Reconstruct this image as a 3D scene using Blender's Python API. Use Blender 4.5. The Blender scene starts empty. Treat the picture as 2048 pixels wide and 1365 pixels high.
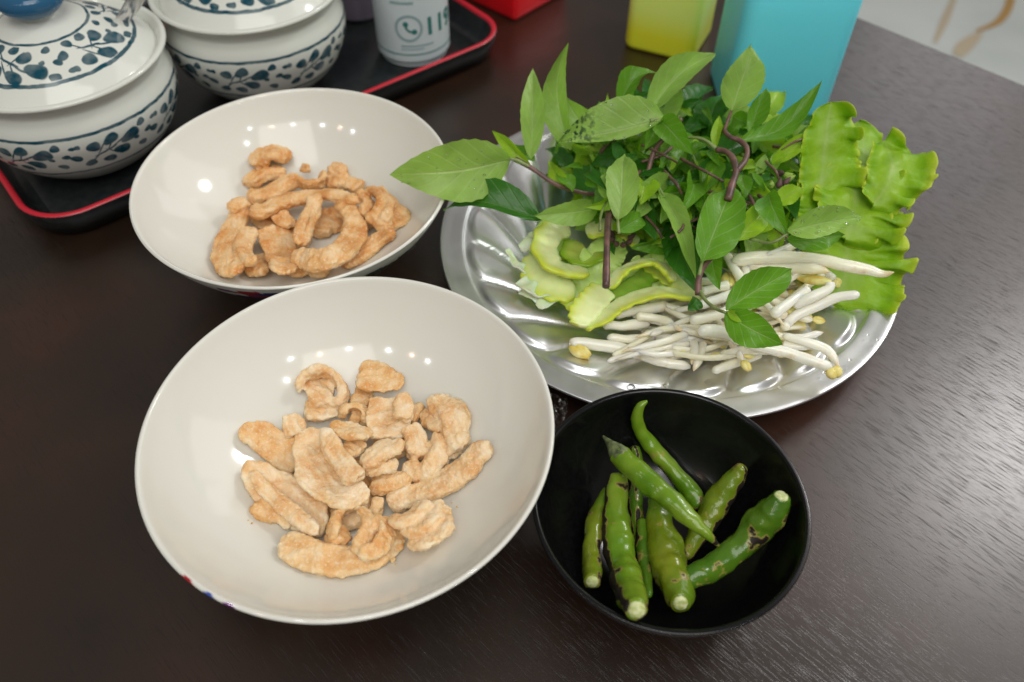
import bpy, bmesh, math, random
import numpy as np
from mathutils import Vector, Matrix, noise
random.seed(7); np.random.seed(7)
S = bpy.context.scene
C = S.collection
PI = math.pi

# ------------------------------------------------------------ camera
H = 0.36
PITCH, ROLL, FPX = math.radians(49.471), math.radians(0.590), 1654.06
FW = np.array([0, math.cos(PITCH), -math.sin(PITCH)])
UP = np.array([0, math.sin(PITCH), math.cos(PITCH)])
RT = np.array([1.0, 0, 0])
EYE = np.array([0, 0, H])
cr, sr = math.cos(ROLL), math.sin(ROLL)
cam = bpy.data.objects.new('camera', bpy.data.cameras.new('camera'))
C.objects.link(cam)
cx, cy, cz = cr*RT + sr*UP, -sr*RT + cr*UP, -FW
cam.matrix_world = Matrix(((cx[0], cy[0], cz[0], 0), (cx[1], cy[1], cz[1], 0), (cx[2], cy[2], cz[2], H), (0, 0, 0, 1)))
cam.data.sensor_width = 36; cam.data.lens = 36*FPX/2048
cam.data.clip_start = 0.01; cam.data.clip_end = 50
cam.data.dof.use_dof = True; cam.data.dof.focus_distance = 0.405; cam.data.dof.aperture_fstop = 6.8
S.camera = cam
S.view_settings.view_transform = 'Standard'; S.view_settings.look = 'None'
S.view_settings.exposure = 0.2; S.view_settings.gamma = 1.0
S.cycles.max_bounces = 8; S.cycles.transparent_max_bounces = 12
S.cycles.use_denoising = True
S.cycles.sample_clamp_indirect = 4

# ------------------------------------------------------------ world and lamps
W = bpy.data.worlds.new('World'); S.world = W; W.use_nodes = True
W.node_tree.nodes['Background'].inputs[0].default_value = (1.0, 0.94, 0.87, 1)
W.node_tree.nodes['Background'].inputs[1].default_value = 0.175

def lamp(name, loc, target, size, power, color, shape='SQUARE', sy=None):
    d = bpy.data.lights.new(name, 'AREA'); d.shape = shape; d.size = size
    if sy: d.size_y = sy
    d.energy = power; d.color = color
    o = bpy.data.objects.new(name, d); C.objects.link(o)
    o.location = loc
    o.rotation_euler = (Vector(target)-Vector(loc)).to_track_quat('-Z', 'Y').to_euler()
    return o
lamp('window_light', (1.32, 1.16, 1.42), (0.1, 0.2, 0), 0.30, 6.5, (1.0, 0.98, 0.97), 'DISK')
lamp('shopfront_light', (1.80, 1.36, 1.55), (0.25, 0.3, 0.3), 1.35, 12.0, (1.0, 0.955, 0.93), 'RECTANGLE', 2.0)
lamp('side_window_light', (1.06, 1.88, 0.78), (0.25, 0.4, 0.1), 0.50, 2.1, (0.98, 0.97, 1.0), 'RECTANGLE', 0.95)
lamp('overhead_fill', (0.2, -0.7, 2.1), (0.0, 0.3, 0), 1.5, 25, (1.0, 0.99, 0.965))  # added overhead fill for the bowls, behind the camera, outside the table's reflection
for i, (x, y, z, p, c) in enumerate((
        (1.55, -1.25, 2.0, 1.6, (0.93, 0.98, 1)), (1.3, -0.55, 2.0, 1.3, (0.93, 0.98, 1)),
        (0.75, -1.35, 2.0, 0.9, (1, 0.62, 0.45)), (-0.85, -1.45, 2.0, 1.5, (0.95, 1, 1)),
        (-1.45, -1.30, 2.0, 1.1, (1, 0.66, 0.5)), (-1.9, -1.1, 2.0, 1.2, (1, 1, 1)),
        (0.1, -1.5, 2.0, 1.0, (1, 1, 1)))):
    lamp('ceiling_spot', (x, y, z), (0, 0.3, 0), 0.075, p*1.5, c, 'DISK')

# ------------------------------------------------------------ helpers
def ray(px, py):
    x = (px-1024)/FPX; y = -(py-682.5)/FPX
    x, y = cr*x - sr*y, sr*x + cr*y
    return FW + x*RT + y*UP
def U(px, py, z=0.0):                                   # the point seen at a photo pixel, at height z
    d = ray(px, py); t = (z-H)/d[2]
    return EYE + d*t
def pxm(P):                                             # metres per photo pixel at a point
    return float((np.array(P)-EYE) @ FW)/FPX
def Usurf(px, py, surf, h=0.0, zmax=0.075):             # where the pixel's ray meets surface surf(x,y)+h
    d = ray(px, py); deep = getattr(surf, 'deep', False); under = False; P = None
    for i in range(300):
        z = (i*zmax/299) if deep else zmax - i*(zmax+0.002)/299
        P = EYE + d*(z-H)/d[2]; f = z-surf(P[0], P[1])-h
        if deep:
            if f < 0: under = True
            elif under: return P
        elif f <= 0: return P
    return P

def link(o, parent=None):
    C.objects.link(o)
    if parent: o.parent = parent
    return o
def tag(o, label, cat, group=None):
    o['label'] = label; o['category'] = cat
    if group: o['group'] = group
    return o
def thing(name, label, cat, loc=(0, 0, 0), group=None):
    o = bpy.data.objects.new(name, None); o.location = loc; o.empty_display_size = 0.01
    C.objects.link(o)
    return tag(o, label, cat, group)
def mesh(name, V, F, mat, parent=None, smooth=True, col=None, uv=None, colname='paint', loc=None):
    me = bpy.data.meshes.new(name)
    V = np.asarray(V, dtype=float)
    if loc is None and parent is not None: loc = np.array(parent.location)
    if loc is not None: V = V - np.asarray(loc)
    me.from_pydata(V.tolist(), [], F if isinstance(F, list) else F.tolist())
    me.polygons.foreach_set('use_smooth', [smooth]*len(me.polygons))
    if col is not None:
        a = me.color_attributes.new(colname, 'FLOAT_COLOR', 'POINT')
        cc = np.ones((len(V), 4)); cc[:, :3] = col
        a.data.foreach_set('color', cc.ravel())
    if uv is not None:
        l = me.uv_layers.new(name='UVMap')
        idx = np.zeros(len(me.loops), dtype=np.int32); me.loops.foreach_get('vertex_index', idx)
        l.data.foreach_set('uv', np.asarray(uv)[idx].ravel())
    me.update()
    for m in (mat if isinstance(mat, (list, tuple)) else [mat]): me.materials.append(m)
    o = bpy.data.objects.new(name, me)
    if parent is not None: o.parent = parent
    elif loc is not None: o.location = loc
    C.objects.link(o)
    return o
def grid_faces(n, m, wrap=False):                       # n rows, m columns
    F = []
    mm = m if wrap else m-1
    for i in range(n-1):
        for j in range(mm):
            a = i*m+j; b = i*m+(j+1) % m
            F.append((a, b, b+m, a+m))
    return F
def lathe(name, prof, c, mat, parent=None, n=128, col=None, disp=None, closed=True):
    prof = np.array(prof, dtype=float); m = len(prof)
    th = np.linspace(0, 2*PI, n, endpoint=False)
    R = np.repeat(prof[:, 0][:, None], n, 1); Z = np.repeat(prof[:, 1][:, None], n, 1); T = np.repeat(th[None], m, 0)
    if disp is not None: R, Z = disp(R, Z, T)
    V = np.stack([c[0]+R*np.cos(T), c[1]+R*np.sin(T), c[2]+Z], -1).reshape(-1, 3)
    F = grid_faces(m, n, True)
    if closed:
        V = np.vstack([V, [[c[0], c[1], c[2]+prof[0, 1]], [c[0], c[1], c[2]+prof[-1, 1]]]])
        k = m*n
        for j in range(n):
            F.append((k, (j+1) % n, j)); F.append((k+1, (m-1)*n+j, (m-1)*n+(j+1) % n))
    cc = None
    if col is not None:
        idx = np.repeat(np.arange(m)[:, None], n, 1)
        cc = col(T, R, Z, idx).reshape(-1, 3)
        if closed: cc = np.vstack([cc, cc[:1], cc[-1:]])
    return mesh(name, V, F, mat, parent, col=cc)
def catmull(P, n):
    P = np.asarray(P, dtype=float); k = len(P)
    if k == 1: return np.repeat(P, n, 0)
    Q = np.vstack([2*P[0]-P[1], P, 2*P[-1]-P[-2]])
    t = np.linspace(0, k-1-1e-9, n); i = t.astype(int); f = (t-i)[:, None]
    a, b, c, d = Q[i], Q[i+1], Q[i+2], Q[i+3]
    return 0.5*(2*b+(c-a)*f+(2*a-5*b+4*c-d)*f**2+(3*b-a-3*c+d)*f**3)
def resample(prof, n): return catmull(prof, n)
def nz(v): return v/(np.linalg.norm(v, axis=-1, keepdims=True)+1e-12)
def frames(P, ref=None):
    T = nz(np.gradient(P, axis=0))
    if ref is None: ref = np.array([0, 0, 1.0])
    N = ref - (T@ref)[:, None]*T
    bad = np.linalg.norm(N, axis=1) < 0.2
    N[bad] = (np.array([0, -1.0, .2]) - (T@np.array([0, -1.0, .2]))[:, None]*T)[bad]
    N = nz(N); B = np.cross(T, N)
    return T, N, B
def tube(P, R, m=12, squash=None, ref=None):            # tapered tube through P with radii R, closed at both ends
    P = np.asarray(P); n = len(P); T, N, B = frames(P, ref)
    a = np.linspace(0, 2*PI, m, endpoint=False)
    sq = 1 if squash is None else squash
    R = np.asarray(R)
    V = P[:, None]+(np.cos(a)[None, :, None]*B[:, None]*R[:, None, None]+np.sin(a)[None, :, None]*N[:, None]*(R*sq)[:, None, None])
    V = V.reshape(-1, 3); F = grid_faces(n, m, True)
    k = len(V); V = np.vstack([V, P[:1], P[-1:]])
    for j in range(m):
        F.append((k, (j+1) % m, j)); F.append((k+1, (n-1)*m+j, (n-1)*m+(j+1) % m))
    return V, F
def ribbon(P, W_, T_, tw, cup, n=40, m=20, ends=0.12):  # thick curved strip
    P = catmull(P, n); W_ = catmull(np.atleast_1d(W_)[:, None], n)[:, 0]; T_ = catmull(np.atleast_1d(T_)[:, None], n)[:, 0]
    tw = np.radians(catmull(np.atleast_1d(tw)[:, None], n)[:, 0])
    T, N, B = frames(P)
    D = np.cos(tw)[:, None]*B+np.sin(tw)[:, None]*N; E = -np.sin(tw)[:, None]*B+np.cos(tw)[:, None]*N
    s = np.linspace(0, 1, n); e = np.clip(np.minimum(s, 1-s)/ends, 0, 1); e = np.sqrt(1-(1-e)**2)*0.96+0.04
    a = np.linspace(0, 2*PI, m, endpoint=False); ca, sa = np.cos(a), np.sin(a)
    x = np.sign(ca)*np.abs(ca)**0.75; y = np.sign(sa)*np.abs(sa)**0.75
    hw = (W_/2*e)[:, None]; ht = (T_/2*(e*0.6+0.4))[:, None]
    off = cup*(x[None]**2)*hw
    V = P[:, None]+D[:, None]*(x[None]*hw)[..., None]+E[:, None]*(y[None]*ht+off)[..., None]
    V = V.reshape(-1, 3); F = grid_faces(n, m, True)
    k = len(V); V = np.vstack([V, P[:1], P[-1:]])
    for j in range(m):
        F.append((k, (j+1) % m, j)); F.append((k+1, (n-1)*m+j, (n-1)*m+(j+1) % m))
    return V, F
def join(parts):
    V, F, o = [], [], 0
    for v, f in parts:
        V.append(v); F += [tuple(i+o for i in q) for q in f]; o += len(v)
    return np.vstack(V), F
def fuse(V, F, voxel):                                  # one skin round overlapping strips
    me = bpy.data.meshes.new('t'); me.from_pydata(V.tolist(), [], F); me.update()
    o = bpy.data.objects.new('t', me); C.objects.link(o)
    bm = bmesh.new(); bm.from_mesh(me); bmesh.ops.recalc_face_normals(bm, faces=bm.faces); bm.to_mesh(me); bm.free()
    r = o.modifiers.new('r', 'REMESH'); r.mode = 'VOXEL'; r.voxel_size = voxel
    s = o.modifiers.new('s', 'SMOOTH'); s.iterations = 3; s.factor = 0.5
    dg = bpy.context.evaluated_depsgraph_get(); dg.update()
    e = o.evaluated_get(dg); m2 = e.to_mesh()
    n = len(m2.vertices); v = np.zeros(n*3); m2.vertices.foreach_get('co', v)
    nn = np.zeros(n*3); m2.vertices.foreach_get('normal', nn)
    f = [tuple(p.vertices) for p in m2.polygons]
    e.to_mesh_clear(); bpy.data.objects.remove(o); bpy.data.meshes.remove(me)
    return v.reshape(-1, 3), nn.reshape(-1, 3), f

# ------------------------------------------------------------ materials
def mat(name, base, rough=0.5, spec=0.5, metal=0, **k):
    m = bpy.data.materials.new(name); m.use_nodes = True
    b = m.node_tree.nodes['Principled BSDF']
    b.inputs['Base Color'].default_value = (*base, 1); b.inputs['Roughness'].default_value = rough
    b.inputs['Specular IOR Level'].default_value = spec; b.inputs['Metallic'].default_value = metal
    for a, v in k.items(): b.inputs[a.replace('_', ' ')].default_value = v
    return m
def nodes(m):
    nt = m.node_tree
    def N(t, **k):
        n = nt.nodes.new(t)
        for a, v in k.items():
            if a.startswith('i_'): n.inputs[int(a[2:]) if a[2:].isdigit() else a[2:].replace('_', ' ')].default_value = v
            else: setattr(n, a, v)
        return n
    return nt, N, nt.links.new, nt.nodes['Principled BSDF']
def ramp(n, pts):
    r = n.color_ramp
    while len(r.elements) > 1: r.elements.remove(r.elements[-1])
    r.elements[0].position = pts[0][0]; r.elements[0].color = (*pts[0][1], 1)
    for p, c in pts[1:]:
        e = r.elements.new(p); e.color = (*c, 1)
def noisy(m, scale, c1, c2, bump=0.0, bscale=None, lo=.35, hi=.65, detail=4, dist=0.001):
    nt, N, L, b = nodes(m)
    tc = N('ShaderNodeTexCoord'); n = N('ShaderNodeTexNoise'); n.inputs['Scale'].default_value = scale; n.inputs['Detail'].default_value = detail
    L(tc.outputs['Object'], n.inputs['Vector'])
    r = N('ShaderNodeValToRGB'); ramp(r, [(lo, c1), (hi, c2)]); L(n.outputs['Fac'], r.inputs['Fac']); L(r.outputs[0], b.inputs['Base Color'])
    if bump:
        n2 = N('ShaderNodeTexNoise'); n2.inputs['Scale'].default_value = bscale or scale*3; n2.inputs['Detail'].default_value = 5
        L(tc.outputs['Object'], n2.inputs['Vector'])
        bp = N('ShaderNodeBump'); bp.inputs['Strength'].default_value = bump; bp.inputs['Distance'].default_value = dist
        L(n2.outputs['Fac'], bp.inputs['Height']); L(bp.outputs[0], b.inputs['Normal'])
    return r

def table_material():
    m = mat('dark_wood_laminate', (0.02, 0.012, 0.008), 0.3, 0.5)
    nt, N, L, b = nodes(m)
    tc = N('ShaderNodeTexCoord')
    mp = N('ShaderNodeMapping'); mp.inputs['Rotation'].default_value = (0, 0, math.radians(45)); L(tc.outputs['Object'], mp.inputs['Vector'])
    st = N('ShaderNodeMapping'); st.inputs['Scale'].default_value = (1.6, 34, 1); L(mp.outputs[0], st.inputs['Vector'])
    n1 = N('ShaderNodeTexNoise'); n1.inputs['Scale'].default_value = 42; n1.inputs['Detail'].default_value = 5; n1.inputs['Roughness'].default_value = .62; n1.inputs['Distortion'].default_value = .15
    L(st.outputs[0], n1.inputs['Vector'])
    n2 = N('ShaderNodeTexNoise'); n2.inputs['Scale'].default_value = 9; n2.inputs['Detail'].default_value = 4; L(tc.outputs['Object'], n2.inputs['Vector'])
    r1 = N('ShaderNodeValToRGB'); ramp(r1, [(.33, (.0, .0, .0)), (.44, (1, 1, 1))]); L(n1.outputs['Fac'], r1.inputs['Fac'])
    r2 = N('ShaderNodeValToRGB'); ramp(r2, [(.35, (.013, .0072, .0040)), (.55, (.025, .0112, .0058)), (.72, (.042, .0135, .0065))]); L(n2.outputs['Fac'], r2.inputs['Fac'])
    mx = N('ShaderNodeMix', data_type='RGBA', blend_type='MULTIPLY'); mx.inputs[0].default_value = .55
    L(r2.outputs[0], mx.inputs[6]); L(r1.outputs[0], mx.inputs[7]); L(mx.outputs[2], b.inputs['Base Color'])
    rr = N('ShaderNodeMapRange'); rr.inputs['To Min'].default_value = .42; rr.inputs['To Max'].default_value = .30
    L(r1.outputs[0], rr.inputs['Value']); L(rr.outputs[0], b.inputs['Roughness'])
    b.inputs['Specular IOR Level'].default_value = .85
    bp = N('ShaderNodeBump'); bp.inputs['Strength'].default_value = .40; bp.inputs['Distance'].default_value = .00016
    L(r1.outputs[0], bp.inputs['Height'])
    n3 = N('ShaderNodeTexNoise'); n3.inputs['Scale'].default_value = 1400; n3.inputs['Detail'].default_value = 2; L(tc.outputs['Object'], n3.inputs['Vector'])
    b2 = N('ShaderNodeBump'); b2.inputs['Strength'].default_value = .22; b2.inputs['Distance'].default_value = .0001
    L(n3.outputs['Fac'], b2.inputs['Height']); L(bp.outputs[0], b2.inputs['Normal']); L(b2.outputs[0], b.inputs['Normal'])
    return m
M = {}
M['table'] = table_material()
M['edge'] = mat('table_edge', (.015, .01, .008), .5)
def painted(name, rough, spec=.5, coat=0):
    m = mat(name, (1, 1, 1), rough, spec); nt, N, L, b = nodes(m)
    a = N('ShaderNodeVertexColor'); a.layer_name = 'paint'; L(a.outputs[0], b.inputs['Base Color'])
    b.inputs['Coat Weight'].default_value = coat; b.inputs['Coat Roughness'].default_value = .04
    n = N('ShaderNodeTexNoise'); n.inputs['Scale'].default_value = 60; tc = N('ShaderNodeTexCoord'); L(tc.outputs['Object'], n.inputs['Vector'])
    bp = N('ShaderNodeBump'); bp.inputs['Strength'].default_value = .05; bp.inputs['Distance'].default_value = .0008; L(n.outputs['Fac'], bp.inputs['Height']); L(bp.outputs[0], b.inputs['Normal'])
    return m
M['ceramic'] = painted('glazed_ceramic', .10, .38)
M['blue_knob'] = mat('blue_glaze', (.02, .10, .20), .08)
M['black_bowl'] = mat('matte_black_melamine', (.006, .006, .007), .20, .42)
noisy(M['black_bowl'], 500, (.0025, .0025, .003), (.005, .005, .0055), .06, 1500, dist=.0002)
M['alu'] = mat('stamped_aluminium', (.80, .81, .82), .20, .5, 1.0)
def alu():
    nt, N, L, b = nodes(M['alu']); tc = N('ShaderNodeTexCoord')
    n = N('ShaderNodeTexNoise'); n.inputs['Scale'].default_value = 90; n.inputs['Detail'].default_value = 6; L(tc.outputs['Object'], n.inputs['Vector'])
    r = N('ShaderNodeMapRange'); r.inputs['To Min'].default_value = .28; r.inputs['To Max'].default_value = .44; L(n.outputs['Fac'], r.inputs['Value']); L(r.outputs[0], b.inputs['Roughness'])
    n2 = N('ShaderNodeTexNoise'); n2.inputs['Scale'].default_value = 260; n2.inputs['Detail'].default_value = 4; L(tc.outputs['Object'], n2.inputs['Vector'])
    bp = N('ShaderNodeBump'); bp.inputs['Strength'].default_value = .12; bp.inputs['Distance'].default_value = .0003; L(n2.outputs['Fac'], bp.inputs['Height']); L(bp.outputs[0], b.inputs['Normal'])
alu()
M['steel'] = mat('spoon_steel', (.6, .58, .57), .2, .5, 1.0)
M['tray'] = mat('black_lacquer_tray', (.010, .013, .014), .28)
noisy(M['tray'], 200, (.008, .011, .012), (.016, .019, .019), .08, 900, dist=.0003)
M['tray_red'] = mat('red_rim_paint', (.50, .015, .03), .3)
M['red'] = mat('red_plastic', (.80, .008, .015), .35)
M['blue'] = mat('blue_plastic', (.17, .84, 1.0), .4, Subsurface_Weight=.15, Subsurface_Scale=.01)
M['lime'] = mat('lime_plastic', (.50, .60, .06), .35, Subsurface_Weight=.3, Subsurface_Scale=.01)
def lime():
    nt, N, L, b = nodes(M['lime']); tc = N('ShaderNodeTexCoord'); s = N('ShaderNodeSeparateXYZ'); L(tc.outputs['Object'], s.inputs[0])
    r = N('ShaderNodeValToRGB'); ramp(r, [(.016, (.88, .88, .04)), (.036, (.80, .96, .22))]); L(s.outputs['Z'], r.inputs[0]); L(r.outputs[0], b.inputs['Base Color'])
lime()
M['white_plastic'] = mat('white_label', (.62, .70, .72), .35)
M['print_green'] = mat('print_green', (.03, .19, .17), .5)
M['print_grey'] = mat('print_grey', (.27, .40, .42), .5)
M['print_navy'] = mat('print_navy', (.05, .09, .2), .5)
M['print_yellow'] = mat('print_yellow', (.55, .36, .04), .5)
M['marble'] = mat('white_marble', (.6, .65, .64), .25)
def marble():
    nt, N, L, b = nodes(M['marble']); tc = N('ShaderNodeTexCoord')
    n = N('ShaderNodeTexNoise'); n.inputs['Scale'].default_value = 3.5; n.inputs['Detail'].default_value = 3; L(tc.outputs['Object'], n.inputs['Vector'])
    r = N('ShaderNodeValToRGB'); ramp(r, [(.3, (.60, .66, .64)), (.6, (.72, .77, .75))]); L(n.outputs['Fac'], r.inputs[0]); L(r.outputs[0], b.inputs['Base Color'])
marble()
M['vein'] = mat('gold_vein', (.50, .30, .09), .4)
M['vein_pale'] = mat('pale_gold_vein', (.58, .50, .36), .4)
M['film'] = bpy.data.materials.new('clear_film'); M['film'].use_nodes = True
def film():
    nt, N, L, b = nodes(M['film']); t = N('ShaderNodeBsdfTransparent'); g = N('ShaderNodeBsdfGlossy'); g.inputs['Roughness'].default_value = .12
    mx = N('ShaderNodeMixShader'); mx.inputs[0].default_value = .22; L(t.outputs[0], mx.inputs[1]); L(g.outputs[0], mx.inputs[2])
    nt.nodes.remove(b); L(mx.outputs[0], nt.nodes['Material Output'].inputs[0])
film()
M['water'] = mat('water', (1, 1, 1), .0, .5, 0, Transmission_Weight=1.0, IOR=1.33)

def pork_mat(name, c1, c2, c3):
    m = mat(name, c2, .5, .35, Subsurface_Weight=.25, Subsurface_Scale=.004)
    nt, N, L, b = nodes(m); tc = N('ShaderNodeTexCoord')
    b.inputs['Subsurface Radius'].default_value = (1, .55, .3)
    n = N('ShaderNodeTexNoise'); n.inputs['Scale'].default_value = 95; n.inputs['Detail'].default_value = 5; L(tc.outputs['Object'], n.inputs['Vector'])
    r = N('ShaderNodeValToRGB'); ramp(r, [(.34, c1), (.5, c2), (.66, c3)]); L(n.outputs['Fac'], r.inputs[0])
    a = N('ShaderNodeVertexColor'); a.layer_name = 'paint'
    mx = N('ShaderNodeMix', data_type='RGBA', blend_type='MULTIPLY'); mx.inputs[0].default_value = 1; L(r.outputs[0], mx.inputs[6]); L(a.outputs[0], mx.inputs[7])
    n4 = N('ShaderNodeTexNoise'); n4.inputs['Scale'].default_value = 900; n4.inputs['Detail'].default_value = 2; L(tc.outputs['Object'], n4.inputs['Vector'])
    r4 = N('ShaderNodeMapRange'); r4.inputs['From Min'].default_value = .56; r4.inputs['From Max'].default_value = .66; L(n4.outputs['Fac'], r4.inputs['Value'])
    m5 = N('ShaderNodeMix', data_type='RGBA'); m5.inputs[7].default_value = (.88, .76, .60, 1); L(mx.outputs[2], m5.inputs[6])
    mu = N('ShaderNodeMath', operation='MULTIPLY'); mu.inputs[1].default_value = .45; L(r4.outputs[0], mu.inputs[0]); L(mu.outputs[0], m5.inputs[0])
    L(m5.outputs[2], b.inputs['Base Color'])
    n2 = N('ShaderNodeTexNoise'); n2.inputs['Scale'].default_value = 650; n2.inputs['Detail'].default_value = 4; n2.inputs['Roughness'].default_value = .65; L(tc.outputs['Object'], n2.inputs['Vector'])
    bp = N('ShaderNodeBump'); bp.inputs['Strength'].default_value = .9; bp.inputs['Distance'].default_value = .0007; L(n2.outputs['Fac'], bp.inputs['Height'])
    vo = N('ShaderNodeTexVoronoi'); vo.inputs['Scale'].default_value = 620; L(tc.outputs['Object'], vo.inputs['Vector'])
    b2 = N('ShaderNodeBump'); b2.inputs['Strength'].default_value = .6; b2.inputs['Distance'].default_value = .0005; b2.invert = True; L(vo.outputs['Distance'], b2.inputs['Height']); L(bp.outputs[0], b2.inputs['Normal']); L(b2.outputs[0], b.inputs['Normal'])
    return m
M['pork_pale'] = pork_mat('fried_pork_pale', (.76, .47, .22), (.86, .67, .42), (.91, .80, .61))
M['pork_gold'] = pork_mat('fried_pork_golden', (.66, .31, .09), (.80, .51, .235), (.86, .64, .38))
M['pork_tan'] = pork_mat('fried_pork_tan', (.74, .42, .16), (.84, .59, .31), (.88, .73, .50))
def chili_mat(name, c1, c2, char):
    m = mat(name, c1, .22, .5); nt, N, L, b = nodes(m); tc = N('ShaderNodeTexCoord')
    n = N('ShaderNodeTexNoise'); n.inputs['Scale'].default_value = 45; n.inputs['Detail'].default_value = 3; L(tc.outputs['Object'], n.inputs['Vector'])
    r = N('ShaderNodeValToRGB'); ramp(r, [(.35, c1), (.65, c2)]); L(n.outputs['Fac'], r.inputs[0])
    a = N('ShaderNodeVertexColor'); a.layer_name = 'paint'; sp = N('ShaderNodeSeparateColor'); L(a.outputs[0], sp.inputs[0])
    n2 = N('ShaderNodeTexNoise'); n2.inputs['Scale'].default_value = 190; n2.inputs['Detail'].default_value = 5; L(tc.outputs['Object'], n2.inputs['Vector'])
    ad = N('ShaderNodeMath', operation='ADD'); L(n2.outputs['Fac'], ad.inputs[0]); L(sp.outputs[0], ad.inputs[1])
    th = N('ShaderNodeMapRange'); th.inputs['From Min'].default_value = 1.02-char; th.inputs['From Max'].default_value = 1.09-char; L(ad.outputs[0], th.inputs['Value'])
    m1 = N('ShaderNodeMix', data_type='RGBA'); L(th.outputs[0], m1.inputs[0]); L(r.outputs[0], m1.inputs[6]); m1.inputs[7].default_value = (.012, .007, .004, 1)
    # a thin scorched yellow line round the charred skin
    th2 = N('ShaderNodeMapRange'); th2.inputs['From Min'].default_value = .96-char; th2.inputs['From Max'].default_value = 1.02-char; L(ad.outputs[0], th2.inputs['Value'])
    m0 = N('ShaderNodeMix', data_type='RGBA'); L(th2.outputs[0], m0.inputs[0]); L(r.outputs[0], m0.inputs[6]); m0.inputs[7].default_value = (.30, .26, .06, 1); L(m0.outputs[2], m1.inputs[6])
    L(m1.outputs[2], b.inputs['Base Color'])
    rr = N('ShaderNodeMapRange'); rr.inputs['To Min'].default_value = .2; rr.inputs['To Max'].default_value = .65; L(th.outputs[0], rr.inputs['Value']); L(rr.outputs[0], b.inputs['Roughness'])
    n3 = N('ShaderNodeTexNoise'); n3.inputs['Scale'].default_value = 130; n3.inputs['Detail'].default_value = 3; L(tc.outputs['Object'], n3.inputs['Vector'])
    bp = N('ShaderNodeBump'); bp.inputs['Strength'].default_value = .5; bp.inputs['Distance'].default_value = .0012; L(n3.outputs['Fac'], bp.inputs['Height']); L(bp.outputs[0], b.inputs['Normal'])
    return m
M['chili'] = chili_mat('grilled_chili_bright', (.085, .205, .006), (.19, .30, .02), 0.06)
M['chili_dark'] = chili_mat('grilled_chili_deep', (.048, .135, .007), (.10, .20, .012), 0.045)
M['chili_olive'] = chili_mat('grilled_chili_olive', (.19, .225, .010), (.11, .21, .012), 0.08)
M['chili_cut'] = mat('chili_cut_stalk', (.55, .62, .26), .5); noisy(M['chili_cut'], 500, (.38, .45, .12), (.68, .72, .40), .3, 900, dist=.0004)
M['chili_cap'] = mat('chili_calyx', (.10, .13, .05), .6); noisy(M['chili_cap'], 300, (.04, .06, .02), (.20, .24, .10), .4, 700, dist=.0004)

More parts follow.
